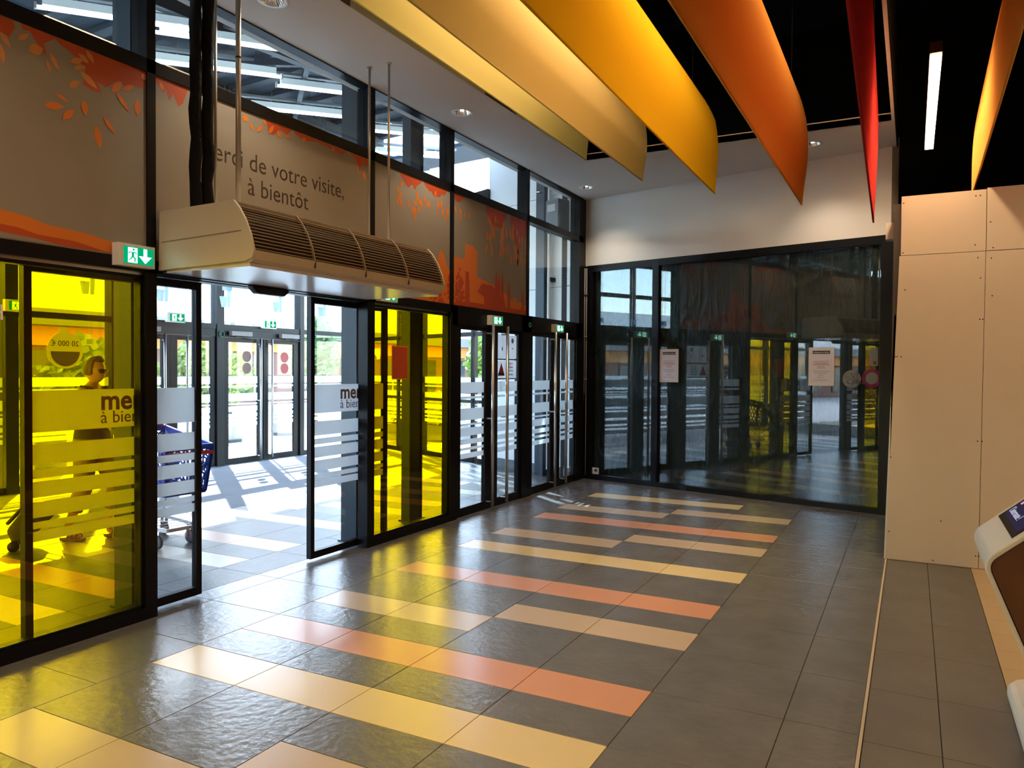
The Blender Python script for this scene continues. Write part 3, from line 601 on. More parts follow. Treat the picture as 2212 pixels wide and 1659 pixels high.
MB().box(-3.2, 9, -9, 7.4, 5.8, 5.95).build('deck', BLK2, vd)
MB().box(-3.2, -3.1, -9, 7.4, 4.1, 5.8).box(-3.2, 9, 7.3, 7.4, 4.1, 5.8).build('side', BLK2, vd)
q = pbr('duct_black', (.003,.003,.003), .8, spec=.1)
for x in (-1.6,): MB().tube([(x,-6,5.3),(x,6.5,5.3)], .2, 16).build('duct', q, vd, True)
for y in (-2, .5, 3, 5.5): box('joist', q, vd, -3, 6, y-.05, y+.05, 5.5, 5.8)
MB().box(.93, 1.0, 4.2, 6.3, 0, 2.85).box(3.4, 3.5, 4.2, 7.3, 0, 5.8).box(-.6, 3.5, 7.2, 7.3, 0, 4.3).build('wall_right', BLK2, None, label='black painted wall behind the plasterboard partition', cat='wall', kind='structure')
wr = thing('wall_right', 'plain walls of the mall hall on the camera side', 'wall', (8, -8, 0), kind='structure')
hm = pbr('hall_wall', (.35,.31,.27), .8)
box('wall_face', hm, wr, 8.9, 9, -9, 7.4, 0, 5.8); box('wall_face', hm, wr, -3.2, 9, -9, -8.9, 0, 5.8); box('wall_face', hm, wr, -3.2, -3.1, -9, -2.7, 0, 5.8); box('wall_face', hm, wr, 3.4, 9, 4.1, 4.2, 0, 5.8)
# downlights
RIM = pbr('downlight_rim', (.8,.79,.77), .3); CUP = pbr('downlight_cup', (.75,.73,.72), .12, metal=.9); LMP = emis('downlight_lamp', (1.0,.92,.80), 9)
DL = [(-2.645,.79,'recessed downlight at the top edge near the hanging pipes'),(-2.67,3.19,'recessed downlight halfway along the white soffit'),(-2.735,6.42,'recessed downlight in the soffit corner by the shop wall'),(.117,5.69,'recessed downlight between the orange and red banners'),(-2.65,-1.6,'recessed downlight behind the viewer over the entrance')]
for x, y, lb in DL:
    o = thing('downlight', lb, 'downlight', (x, y, CZ), 'recessed round downlights')
    MB().lathe((x,y,CZ), [(.078,-.001),(.098,-.004),(.10,0),(.09,.0005)], 30).build('rim', RIM, o, True)
    cu = MB().lathe((x,y,CZ), [(.079,-.002),(.07,.02),(.05,.05),(.03,.055)], 30).build('reflector', CUP, o, True)
    MB().lathe((x,y,CZ), [(.0,.012),(.016,.014),(.02,.03),(.02,.055)], 16).build('lamp', LMP, cu, True)
    ld = bpy.data.lights.new('downlight_beam', 'SPOT'); ld.energy = 26; ld.color = (1,.84,.62); ld.spot_size = math.radians(115); ld.spot_blend = .8; ld.shadow_soft_size = .04
    lo = bpy.data.objects.new('beam', ld); C.objects.link(lo); lo.parent = o; lo.location = (0,0,-.02)
# banners
def fabric(name, col):
    m = bpy.data.materials.new(name); m.use_nodes = True; n = m.node_tree.nodes; l = m.node_tree.links; n.clear()
    d = n.new('ShaderNodeBsdfDiffuse'); d.inputs[0].default_value = (*col,1); t = n.new('ShaderNodeBsdfTranslucent'); t.inputs[0].default_value = (*col,1)
    x = n.new('ShaderNodeMixShader'); x.inputs[0].default_value = .3; o = n.new('ShaderNodeOutputMaterial')
    l.new(d.outputs[0], x.inputs[1]); l.new(t.outputs[0], x.inputs[2]); l.new(x.outputs[0], o.inputs[0]); return m
BN = [('pale olive yellow fabric banner along the soffit edge', -2.20, 3.90, -2.19, 4.42, (.75,.68,.30), .03, 5.1, .02),
      ('cream fabric banner, second from the white soffit', -1.51, 3.572, -1.48, 4.185, (.74,.62,.32), .05, 5.0, .0242),
      ('golden yellow fabric banner in the middle of the opening', -.735, 3.355, -.742, 4.15, (.88,.61,.03), .055, 5.0, .0205),
      ('orange fabric banner between the yellow and red ones', .108, 3.162, .130, 4.06, (.90,.50,.12), .06, 5.0, .0026),
      ('dark red fabric banner at the edge beam of the opening', .744, 2.938, .748, 4.14, (.48,.04,.04), .03, 5.0, .0225),
      ('orange fabric banner over the plasterboard partition', 1.535, 3.10, 1.565, 3.80, (.80,.42,.10), -.025, 5.0, -.008)]
for lb, xb, zb, xt, zt, col, A, ye, sl in BN:
    o = thing('fabric_banner', lb, 'banner', (xb, 1.5, zb), 'fabric banners hanging in the ceiling opening')
    mt = fabric('fabric_' + lb.split()[0] + str(int(col[1]*100)), col)
    ys = -1.5; T = .012
    def P(u, v, e=0, xb=xb, xt=xt, zb=zb, zt=zt, A=A, ye=ye, sl=sl):
        ty = max(0, (u-.93)/.07); a = A*(1-ty*ty*.45); tp_ = zt - .10*ty*ty*(zt-zb)*.6
        return (xb+(xt-xb)*v + sl*(ye-ys)*(1-u) + a*math.sin(math.pi*v**1.3) + e, ys+(ye-ys)*u, zb+(tp_-zb)*v)
    mb = MB(); mb.grid(lambda u, v: P(u, v), 40, 16); mb.grid(lambda u, v: P(u, v, -T), 40, 16); mb.build('cloth', mt, o, True)
    MB().tube([P(0, 0, -T/2), P(1, 0, -T/2)], .008, 8).build('hem_rod', mt, o, True); MB().tube([P(0, 1, -T/2), P(.93, 1, -T/2)], .008, 8).build('hem_rod', mt, o, True)
    MB().tube([P(1, v/16, -T/2) for v in range(17)], .007, 6).build('end_batten', mt, o, True)
    for u in (.2, .5, .85): MB().tube([P(u,1,-T/2), (P(u,1,-T/2)[0], P(u,1)[1], 5.8)], .003, 5).build('wire', q, o)
# LED strips
LEDM = emis('led_warm', (1.0,.67,.36), 44)
LS = [((1.188,2.75,3.6),(1.188,5.14,3.6),'glowing warm LED strip light beside the plasterboard partition')]
LS += [((x,y,3.6),(x,y+2.4,3.6),lb) for x, y, lb in ((3.2,.6,'warm LED strip light over the kiosk side of the hall'),(3.2,-4.0,'warm LED strip light behind the viewer on the right'),(-1.3,-4.0,'added warm strip light behind the viewer, brightening the air curtain'),(1.2,-6.0,'warm LED strip light behind the viewer in the middle'),(-1.2,-7.2,'warm LED strip light behind the viewer near the entrance'),(5.8,-2.0,'warm LED strip light deep in the mall hall'))]  # the strip beside the entrance is added to brighten the air curtain end
for a, b, lb in LS:
    o = thing('strip_light', lb, 'strip light', ((a[0]+b[0])/2, (a[1]+b[1])/2, a[2]), 'warm LED strip lights')
    x = a[0]
    MB().box(x-.036, x+.036, a[1], b[1], a[2]+.004, a[2]+.075).build('housing', pbr('led_housing', (.05,.04,.04), .5), o)
    MB().box(x-.033, x+.033, a[1]+.06, b[1]-.01, a[2]-.006, a[2]+.003).build('diffuser', LEDM, o)
    for yy_ in (a[1]+.3, b[1]-.3): MB().tube([(x,yy_,a[2]+.075),(x,yy_,5.8)], .003, 5).build('wire', q, o)
# unseen strip lamps added above the opening to brighten the banners
for x, y, lb in ((-1.85,1.4,'added unseen strip light in the void between the pale banners'),(-1.1,1.0,'added unseen strip light in the void beside the golden banner'),(-.25,1.2,'added unseen strip light in the void beside the orange banner'),(.48,1.6,'added unseen strip light in the void between orange and red banners')):
    o = thing('strip_light', lb, 'strip light', (x, y, 4.7), 'warm LED strip lights')
    MB().box(x-.05, x+.05, y, y+2.4, 4.704, 4.775).build('housing', pbr('led_housing', (.05,.04,.04), .5), o)
    MB().box(x-.045, x+.045, y+.05, y+2.35, 4.694, 4.703).build('diffuser', emis('added_banner_glow', (1.0,.66,.34), 19) if 'added_banner_glow' not in MATS else MATS['added_banner_glow'], o)

# ================================================================== PLASTERBOARD PARTITION
pb = thing('partition', 'tall temporary plasterboard partition with screwed boards', 'partition', (2.0, 4.05, 0), kind='structure')
BL = .905
def brd(x0a, x1a, x0b, x1b, z0, z1, y=4.03):
    MB().prism([(x0a,y,z0),(x1a,y,z0),(x1b,y,z1),(x0b,y,z1)], (0,.0125,0)).build('board', BOARD, pb)
brd(.908,1.558,.975,1.571,.004,2.476); brd(.985,1.571,.985,1.571,2.480,2.955); brd(1.562,2.8,1.574,2.8,.004,2.476); brd(1.575,2.8,1.575,2.8,2.481,2.965)
box('board', BOARD, pb, 2.804, 3.4, 4.03, 4.042, .004, 2.9)
MB().prism([(.895,4.045,0),(.91,4.045,0),(.96,4.045,2.0),(.945,4.045,2.0)], (0,.05,0)).build('edge_board', EDGE, pb)
MB().box(.93, 3.4, 4.045, 4.11, 0, 2.9).build('stud_core', pbr('stud_grey', (.06,.05,.045), .7), pb)
q = MB()
for x, z in ((1.0,2.9),(1.5,2.91),(1.53,2.91),(1.0,2.5),(1.5,2.53),(1.62,2.5),(1.02,2.2),(1.54,2.27),(1.52,2.43),(1.61,2.42),(1.62,2.13),(1.54,1.95),(1.56,1.95),(.955,1.66),(.97,1.66),(1.0,1.66),(1.54,1.0),(1.57,1.0),(.935,.84),(.93,.23),(1.56,.1),(1.54,.1),(1.25,.03),(1.3,.35),(1.6,2.7)):
    q.lathe((x,4.0295,z), [(0,-.0006),(.0055,-.0004),(.006,.001)], 8, (0,1,0))
q.build('screw', pbr('screw_dark', (.05,.04,.03), .5), pb, kind='stuff')
MB().box(.865,.955,4.3,4.42,2.66,2.80).build('junction_box', WPL, None, label='white junction box between banner end and partition', cat='box')

# ================================================================== KIOSK
kk = thing('information_kiosk', 'white curved information kiosk with blue screen and wooden side', 'kiosk', (1.7, .9, 0))
KY0, KY1 = .58, 1.20
out = []
def arc(cx, cz, r, a0, a1, n=8): return [(cx + r*math.cos(math.radians(a0+(a1-a0)*i/n)), cz + r*math.sin(math.radians(a0+(a1-a0)*i/n))) for i in range(n+1)]
o_prof = [(1.98,1.36)] + arc(1.415,.775,.07,128,208) + arc(1.72,.15,.12,198,262) + [(2.05,.04)]
i_prof = [(2.05,.058)] + arc(1.722,.16,.108,262,198)+ arc(1.421,.770,.057,208,128) + [(1.99,1.343)]
WK = pbr('kiosk_white', (.72,.73,.74), .3)
MB().prism([(x,KY0,z) for x, z in o_prof+i_prof], (0,KY1-KY0,0)).build('shell', WK, kk, bevel=.006)
MB().prism([(x+.004,KY0+.012,z) for x, z in i_prof[::-1]], (0,KY1-KY0-.03,0)).build('side_panel', pbr('kiosk_wood', (.13,.060,.032), .45, var=.3, vscale=8), kk)
MB().prism([(1.495,KY0-.1,0),(1.495,KY1+.10,0)] + [(1.54,KY1+.19,0),(1.63,KY1+.23,0),(2.3,KY1+.23,0),(2.3,KY0-.1,0)], (0,0,.09)).build('base', WK, kk, bevel=.03)
dv = Vector((1.98-1.372,0,1.36-.83)).normalized(); nv = Vector((-dv.z,0,dv.x))
P0 = Vector((1.372,0,.83))
def kp(t, y, e): return P0 + dv*t + nv*e + Vector((0,y,0))
def kbox(mb, t0, t1, y0, y1, e0, e1): return mb.prism([kp(t0,y0,e0),kp(t1,y0,e0),kp(t1,y1,e0),kp(t0,y1,e0)], nv*(e1-e0))
kbox(MB(), .085,.64,KY0+.05,KY1-.04,-.002,.0015).build('screen_bezel', pbr('bezel', (.01,.01,.012), .5, spec=.15), kk)
scn = kbox(MB(), .115,.61,KY0+.08,KY1-.06,.0015,.0025).build('screen', pbr('screen_blue', (.01,.012,.05), .6, spec=.1, emit=(.02,.022,.12), es=.12), kk)
text('lettering', "L'internaute !", .05, kp(.135,KY1-.085,.003), (0,-1,0), dv, emis('screen_text', (.6,.6,.75), .35), scn)
kbox(MB(), .19,.215,KY1-.125,KY1-.09,.0026,.003).build('logo', emis('screen_pink', (.8,.3,.4), .5), scn)

# ================================================================== ENTRANCE LOBBY
def col(label, x0, x1, y0, y1, z1=4.9):
    o = thing('steel_column', label, 'column', ((x0+x1)/2, (y0+y1)/2, 0), 'steel columns of the lobby')
    f = .016
    MB().box(x0, x1, y0, y0+f, 0, z1).box(x0, x1, y1-f, y1, 0, z1).box((x0+x1)/2-.012, (x0+x1)/2+.012, y0+f, y1-f, 0, z1).build('profile', COL, o)
    box('casing', COL, o, x0+.012, x1-.012, y0+.001, y1-.001, .02, z1-.02); box('foot_plate', COL, o, x0-.02, x1+.02, y0-.02, y1+.02, 0, .012)
    return o
col('steel column behind the left yellow pane and the open leaf', -3.42, -3.25, .20, .345)
col('steel column behind the right sliding leaf', -3.40, -3.23, 2.36, 2.54)
col('wide steel column behind the right yellow pane', -3.47, -3.37, 3.36, 3.585)
def wpt(t, z, o=0): return Vector((WP0.x + WALLD.x*t - .39*o, WP0.y + WALLD.y*t - .92*o, z))
def wbox(mb, t0, t1, z0, z1, o0, o1): return mb.prism([wpt(t0,z0,o0), wpt(t1,z0,o0), wpt(t1,z0,o1), wpt(t0,z0,o1)], (0,0,z1-z0))
CLAD = pbr('white_cladding', (.84,.84,.83), .5); 
ew = thing('wall_lobby', 'white clad wall closing the lobby beside the last double door', 'wall', wpt(1,0), kind='structure')
for t0, t1 in ((.0,.62),(.63,2.0)):
    for z0, z1 in ((.14,1.42),(1.43,2.72),(2.73,4.05),(4.06,5.0)): wbox(MB(), t0, t1, z0, z1, -.12, 0).build('panel', CLAD, ew)
wbox(MB(), 0, 2.0, 0, .135, -.12, .015).build('skirting', pbr('skirting_grey', (.12,.13,.14), .5), ew)
wbox(MB(), .54,.72, 0, 4.75, .0, .12).build('pier', COL, ew)
dp = thing('downpipe', 'white vertical pipe on the lobby end wall', 'pipe', wpt(.44, 0))
MB().tube([wpt(.46,.1,.09), wpt(.46,4.7,.09)], .028, 10).build('tube', WPL, dp, True)
q2 = MB(); wbox(q2, .42,.5,2.8,2.86,.0,.1); wbox(q2, .42,.5,1.2,1.26,.0,.1); q2.build('clip', BLK, dp, kind='stuff')
eb = thing('junction_box', 'dark grey electrical box on the lobby wall behind upper corner glass', 'box', wpt(.3, 3.45))
wbox(MB(), .14,.40, 3.47,3.93,.001,.22).build('case', pbr('box_grey', (.10,.12,.14), .45), eb, bevel=.012); wbox(MB(), .20,.36,3.76,3.86,.22,.224).build('plate', GREY, eb)
# end glazing and outer facade
eg = thing('wall_glazed', 'black framed glazing closing the end of the lobby', 'wall', wpt(4,0), kind='structure')
TE = 5.87
for t in (2.0, 2.39, 3.05, 3.9, 4.75, TE): wbox(MB(), t-.03, t+.03, 0, 4.4, -.06, .04).build('mullion', BLK, eg)
for z0, z1 in ((0,.08),(.98,1.03),(2.08,2.15),(3.3,3.4),(4.3,4.42)): wbox(MB(), 2.0, TE, z0, z1, -.05, .03).build('rail', BLK, eg)
gl = [2.0,2.39,3.05,3.9,4.75,TE]
for a, b in zip(gl, gl[1:]):
    wbox(MB(), a+.03, b-.03, .08, 4.3, -.012, -.004).build('pane', GLO, eg)
    for z0, z1 in BANDS: wbox(MB(), a+.035, b-.035, z0, z1, -.002, -.001).build('frosted_band', FRO, eg)
OXF = -8.5
of = thing('wall_outer', 'black framed outer glass front of the entrance lobby', 'wall', (OXF, 2, 0), kind='structure')
POST = [(-6.1,-6.0),(-4.1,-4.0),(-2.1,-2.0),(-.4,-.3),(1.05,1.12),(2.30,2.45),(3.655,3.74),(5.41,5.55),(7.22,7.32),(9.2,9.32)]
for a, b in POST: box('mullion', pbr('outer_frame', (.010,.010,.012), .4, spec=.25), of, OXF-.1, OXF+.05, a, b, 0, 4.4)
OFM = MATS['outer_frame']
for z0, z1 in ((2.14,2.215),(3.30,3.39),(4.32,4.5)): box('rail', OFM, of, OXF-.08, OXF+.04, -6.1, 9.3, z0, z1)
for (a0, a), (b, b1) in zip(POST, POST[1:]):
    isdoor = abs(a - 3.74) < .01 or abs(a - 5.55) < .01
    box('pane', GLO, of, OXF-.024, OXF-.016, a, b, 2.215, 3.30); box('pane', GLO, of, OXF-.024, OXF-.016, a, b, 3.39, 4.32)
    if not isdoor:
        box('rail', OFM, of, OXF-.06, OXF+.03, a, b, 0, .08); box('pane', GLO, of, OXF-.024, OXF-.016, a, b, .08, 2.14)
        for z0, z1 in BANDS: box('frosted_band', FRO, of, OXF-.014, OXF-.013, a+.005, b-.005, z0, z1)
    else:
        box('head_rail', OFM, of, OXF-.06, OXF+.03, a, b, 2.02, 2.14)
for lb, a, b, s, h in (('outer door leaf seen through the left sliding leaf, with upright bar', 3.745,4.57,(.09,.12),4.45),('outer door leaf behind the blue shopping trolley', 4.59,5.405,(.12,.09),4.83),
                      ('outer door leaf with brown wheelchair roundel, left of the opening centre', 5.555,6.375,(.10,.10),6.27),('outer door leaf with red roundels, right of the opening centre', 6.395,7.215,(.10,.12),6.52)):
    d = door(lb, OXF, a, b, .005, 2.015, s, .09, .07, BANDS, GLO, h, hx=.09)
    if 'roundel' in lb:
        cc = pbr('roundel_brown', (.20,.09,.08), .5) if 'brown' in lb else pbr('roundel_red', (.38,.03,.03), .5)
        for zz, yy_ in ((1.72, (a+b)/2+.08), (1.53, (a+b)/2+.08)):
            MB().lathe((OXF+.006, yy_, zz), [(0,.0012),(.09,.0012),(.09,0)], 28, (1,0,0)).build('roundel', cc, d)
for i, (ya, lb) in enumerate(((3.95,'door closer box over the doors behind the trolley'),(5.65,'grey door closer box above the wheelchair roundel door'),(6.72,'grey door closer box above the red roundel door'))):
    o = thing('door_closer', lb, 'door closer', (OXF+.08, ya+.2, 2.04), 'door closers of the outer doors')
    box('case', pbr('closer_grey', (.22,.2,.2), .4), o, OXF+.04, OXF+.11, ya, ya+.42, 2.045, 2.115); MB().bar((OXF+.075,ya+.1,2.03), (OXF+.06,ya+.5,2.0), .02, .01).build('arm', BLK, o)
def osign(lb, y): exit_sign(lb, OXF+.05, y-.15, y+.15, 2.19, 2.33)
osign('green exit sign over the outer doors, seen through the left sliding leaf', 4.63); osign('pale exit sign over the outer doors in the opening centre', 6.45); osign('exit sign in the lobby tinted yellow by the glass pane', 2.42)
ring('green release ring on the outer door post in the opening', OXF+.06, 5.49, 2.06, .045)
stk = thing('sticker', 'round prize sticker shaped like a stopwatch on the outer glass', 'sticker', (OXF, 3.06, 1.52))
SW = pbr('sticker_white', (.8,.78,.72), .5)
MB().lathe((OXF-.012,3.06,1.745), [(0,.001),(.235,.001),(.235,0)], 36, (1,0,0)).build('dial', SW, stk)
MB().prism([(OXF-.010, 3.06+.19*math.cos(math.radians(a)), 1.73+.19*math.sin(math.radians(a))) for a in range(180,361,12)], (.001,0,0)).build('lower_dial', pbr('sticker_brown', (.10,.06,.03), .5), stk)
box('crown', SW, stk, OXF-.012, OXF-.010, 2.98, 3.08, 1.98, 2.04)
text('lettering', '20 000 €', .10, (OXF-.010, 3.24, 1.80), (0,-1,0), (0,0,1), INK, stk)
# roof
d2 = Vector((.5,.86,0)).normalized(); e2v = Vector((.86,-.5,0)).normalized()
def rz(x, y, z0): return z0 + .084*(.5*(x+5)+.86*(y-2))
rf = thing('roof', 'dark ribbed steel roof of the entrance lobby', 'roof', (-6, 2, 5), kind='structure')
RM = pbr('roof_steel', (.018,.038,.062), .55, spec=.3); RM2 = pbr('roof_beam', (.040,.058,.082), .5, spec=.3)
def rpoly(mb, pts, z0, th): return mb.add([(x,y,rz(x,y,z0)) for x,y in pts]+[(x,y,rz(x,y,z0)+th) for x,y in pts], [(3,2,1,0),(4,5,6,7),(0,1,5,4),(1,2,6,5),(2,3,7,6),(3,0,4,7)])
rpoly(MB(), [(-9.55,-6.2),(-3.05,-6.2),(-3.05,7.15),(-9.55,7.15)], 5.0, .08).build('deck', RM, rf)
rpoly(MB(), [(-9.55,7.15),(-7.4,7.15),(-7.4,9.7),(-9.55,9.7)], 5.0, .08).build('deck', RM, rf); rpoly(MB(), [(-4.4,7.15),(-3.05,7.15),(-3.05,9.7),(-4.4,9.7)], 5.0, .08).build('deck', RM, rf)
rpoly(MB(), [(-7.4,8.5),(-4.4,8.5),(-4.4,9.6),(-7.4,9.6)], 5.0, .3).build('edge_beam', RM, rf)
rpoly(MB(), [(-7.4,7.15),(-4.4,7.15),(-4.4,8.5),(-7.4,8.5)], 5.06, .02).build('skylight', frost('skylight_sheet', (.85,.88,.9), .9, .0), rf)
for k in range(26):
    y = -5.5 + k*.5
    if y > 7: break
    a = Vector((-9.4,y,0)); b_ = Vector((-3.1,y,0)); MB().bar((a.x,a.y,rz(a.x,a.y,4.965)), (b_.x,b_.y,rz(b_.x,b_.y,4.965)), .12, .06).build('rib', RM2, rf)
for x in (-8.2,-6.6,-5.0,-3.6): MB().bar((x,-6,rz(x,-6,4.88)), (x,7.1,rz(x,7.1,4.88)), .1, .16).build('beam', RM2, rf)
MB().bar((-8,1,rz(-8,1,4.84)), (-3.4,5,rz(-3.4,5,4.84)), .06, .08).build('brace', RM2, rf); MB().bar((-8,6.4,rz(-8,6.4,4.84)), (-3.4,2.2,rz(-3.4,2.2,4.84)), .06, .08).build('brace', RM2, rf)
MB().box(OXF-.08, OXF+.06, -6.1, 9.4, 4.42, 5.6).build('fascia', RM, rf)
MB().box(-9.58, -9.45, -6.2, 9.7, 4.25, 5.5).build('fascia', RM, rf)
MB().box(-9.5, OXF, -6.2, 9.7, 4.42, 4.5).build('eaves', RM2, rf)
TUBE = emis('fluorescent_tube', (.75,.93,1.0), 6.5); BAT = pbr('batten_white', (.70,.74,.74), .35, emit=(.6,.8,.9), es=.25)
FL = [((-5.6,1.01),'fluorescent batten lamp above the nearest leafy panel'),((-5.28,1.92),'fluorescent batten lamp behind the wrapped pipes'),((-5.95,2.32),'fluorescent batten lamp crossing behind the thick rod'),((-5.49,3.69),'fluorescent batten lamp above the lettering, right half'),
      ((-6.35,4.05),'lower fluorescent batten lamp above the comma of the lettering'),((-4.66,5.12),'short seen fluorescent lamp left of the wide column, upper one'),((-5.95,5.75),'fluorescent lamp beside the wide column, lower one'),((-6.6,6.9),'far fluorescent lamp under the roof edge beam')]
for (x, y), lb in FL:
    o = thing('fluorescent_lamp', lb, 'lamp', (x, y, rz(x,y,4.7)), 'fluorescent lamps under the lobby roof')
    def lp(t, s, h): 
        p_ = Vector((x,y,0)) + d2*t + e2v*s; return Vector((p_.x, p_.y, rz(p_.x,p_.y,4.7)+h))
    def lbox(t0, t1, s0, s1, h0, h1):
        return MB().add([lp(t0,s0,h0),lp(t1,s0,h0),lp(t1,s1,h0),lp(t0,s1,h0),lp(t0,s0,h1),lp(t1,s0,h1),lp(t1,s1,h1),lp(t0,s1,h1)], [(3,2,1,0),(4,5,6,7),(0,1,5,4),(1,2,6,5),(2,3,7,6),(3,0,4,7)])
    Lh = 1.38
    lbox(.04, Lh-.06, -.035, .035, .03, .10).build('body', BAT, o)
    MB().tube([lp(0,0,.012), lp(Lh,0,.012)], .017, 10).build('tube', TUBE, o, True)
    lbox(-.02, .0, -.02, .02, -.005, .05).build('end_socket', WPL, o); lbox(Lh, Lh+.02, -.02, .02, -.005, .05).build('end_socket', WPL, o)
    lbox(-.1, Lh+.1, -.03, .03, .14, .17).build('rail', pbr('cable_tray', (.35,.38,.4), .4), o)
    MB().tube([lp(.3,0,.1), lp(.3,0,.26)], .004, 5).build('hanger', ALU, o); MB().tube([lp(1.1,0,.1), lp(1.1,0,.26)], .004, 5).build('hanger', ALU, o)
PDM = frost('pendant_blue', (.72,.84,.90), .75, .1)
PL = ['behind the left sliding leaf','left of the sensor box','below the sensor box','behind the right sliding leaf','tinted by the left yellow pane']
for i, y in enumerate((2.96,3.86,4.74,5.61,2.07)):
    x = -6.5
    o = thing('pendant_fitting', 'pale blue two-pronged fitting hanging on wires, ' + PL[i], 'pendant', (x, y, 2.29), 'fittings hanging on wires in the lobby')
    MB().prism([(x-.02,y-.10,2.42),(x-.02,y-.015,2.42),(x-.02,y-.03,2.29),(x-.02,y-.07,2.29)], (.04,0,0)).build('broad_prong', PDM, o)
    MB().prism([(x-.015,y+.01,2.60),(x-.015,y+.055,2.60),(x-.015,y+.035,2.29),(x-.015,y+.012,2.29)], (.03,0,0)).build('slim_prong', PDM, o)
    box('head', PDM, o, x-.03, x+.03, y-.05, y+.055, 2.50, 2.60)
    for dy in (-.035, .045): MB().tube([(x,y+dy,2.6),(x,y+dy,rz(x,y,4.95))], .004, 5).build('wire', ALU, o)

# ================================================================== OUTSIDE
GC = pbr('concrete_paving', (.46,.44,.41), .8, var=.08, vscale=1.2)
MB().box(-90, -8.75, -60, 90, -.2, -.02).build('ground', GC, None, label='pale sunlit paving outside the entrance', cat='ground', kind='structure')
bA = thing('building', 'white fronted mall wing with orange fascia across the forecourt', 'building', (-21, 22, 0))
BWm = pbr('white_render', (.78,.78,.76), .6); BRN = pbr('brown_brick', (.22,.11,.08), .8, var=.2, vscale=9); ORF = pbr('orange_fascia', (.65,.28,.06), .6); DKG = pbr('dark_shop', (.05,.05,.055), .2)
def bld(o, x, y0, y1, zt, zl):
    box('upper_wall', BWm, o, x-6, x, y0, y1, zl, zt); box('soffit_band', pbr('soffit_grey', (.18,.17,.17), .7), o, x-6, x+.9, y0, y1, zl-.45, zl)
    box('orange_band', ORF, o, x-.2, x+.05, y0, y1, zl-1.0, zl-.45); box('base_wall', BRN, o, x-6, x-.1, y0, y1, 0, zl-1.0)
    y = y0 + .6; k = 0
    while y < y1 - 2.4:
        f = box('window', DKG, o, x-.1, x-.02, y, y+1.7, .3, zl-1.15); box('window_bar', WPL, f, x-.02, x, y+.8, y+.86, .3, zl-1.15); y += 2.9; k += 1
    return o
bld(bA, -21, 8, 42, 7.5, 3.15)
for k in range(30): box('ridge', pbr('ridge_grey', (.62,.63,.64), .5), bA, -21.0, -20.92, 8.5+k*1.1, 8.56+k*1.1, 6.4, 7.5)
bB = thing('building', 'lower pale wing seen only mirrored in the dark shop glass', 'building', (-24, -18, 0)); bld(bB, -22, -45, 7.5, 4.3, 2.9)
def plant(name, label, cat, x, y, z, rx, rz_, n, leaf, col_, trunk=0, seed=1, group=None, top=None):
    r = random.Random(seed); o = thing(name, label, cat, (x, y, 0), group); mb = MB()
    for i in range(n):
        while True:
            a, b, c = r.uniform(-1,1), r.uniform(-1,1), r.uniform(-1,1)
            if .25 < a*a+b*b+c*c < 1: break
        p_ = Vector((x+a*rx, y+b*rx, z+c*rz_)); d = Vector((r.uniform(-1,1), r.uniform(-1,1), r.uniform(-.8,.8))).normalized(); s_ = d.orthogonal().normalized()*leaf*.4; L = d*leaf*r.uniform(.7,1.3)
        mb.add([p_, p_+L*.5+s_, p_+L, p_+L*.5-s_], [(0,1,2,3)])
    mb.build('foliage', pbr('leaf_%d' % int(col_[0]*100+col_[1]*1000), col_, .5, var=.3, vscale=4), o, kind='stuff')
    t = MB(); t.tube([(x,y,-.02),(x+.03,y,z*.5),(x,y+.03,z)], [.05+trunk,.04+trunk*.7,.02], 8)
    for k in range(5): a = k*1.26; t.tube([(x,y,max(.05,z-rz_*.6)),(x+rx*.5*math.cos(a),y+rx*.5*math.sin(a),z+rz_*.3)], [.03+trunk*.4,.01], 6)
    t.build('stem', pbr('bark', (.12,.08,.05), .9), o); return o
plant('shrub', 'leafy pale green shrub behind the left outer door leaf', 'shrub', -13.5, 9.3, 1.35, .9, .75, 1500, .16, (.30,.36,.10), seed=2, group='shrubs outside')
plant('shrub', 'leafy shrub behind the wheelchair roundel outer door', 'shrub', -15.5, 12.0, 1.25, .7, .7, 900, .17, (.28,.38,.08), seed=3, group='shrubs outside')
plant('tree', 'tree beyond the outer glass right of the roundel doors', 'tree', -13, 12.6, 2.0, .6, .9, 900, .18, (.12,.22,.08), .04, 4, group='trees outside')
plant('tree', 'bright green tree seen through the first swing door', 'tree', -11.3, 19.2, 1.75, .85, .95, 1800, .2, (.22,.34,.06), .05, 5, group='trees outside')
plant('shrub', 'shrub behind the woman tinted by the yellow pane', 'shrub', -13.0, 6.6, 1.3, 1.1, .8, 1500, .18, (.25,.30,.08), seed=6, group='shrubs outside')
plant('shrub', 'shrub near the picture edge behind the yellow pane', 'shrub', -13.5, 4.0, 1.3, .9, .8, 1300, .18, (.22,.30,.08), seed=7, group='shrubs outside')
pl_ = thing('planter', 'low planter box of pale shrubs beyond the right yellow pane', 'planter', (-8.3, 11.0, 0))
MB().box(-9.3, -7.3, 10.6, 11.3, -.02, .34).build('trough', pbr('planter_grey', (.2,.19,.18), .8), pl_, bevel=.02); MB().box(-9.25, -7.35, 10.65, 11.25, .32, .36).build('soil', pbr('soil', (.06,.04,.03), .9), pl_)
plant('shrub', 'pale flowering shrub in the planter, left one', 'shrub', -8.8, 10.95, .68, .45, .33, 700, .12, (.45,.42,.15), seed=8, group='planter shrubs'); plant('shrub', 'pale flowering shrub in the planter, right one', 'shrub', -7.8, 10.95, .70, .45, .35, 700, .12, (.48,.45,.16), seed=9, group='planter shrubs')
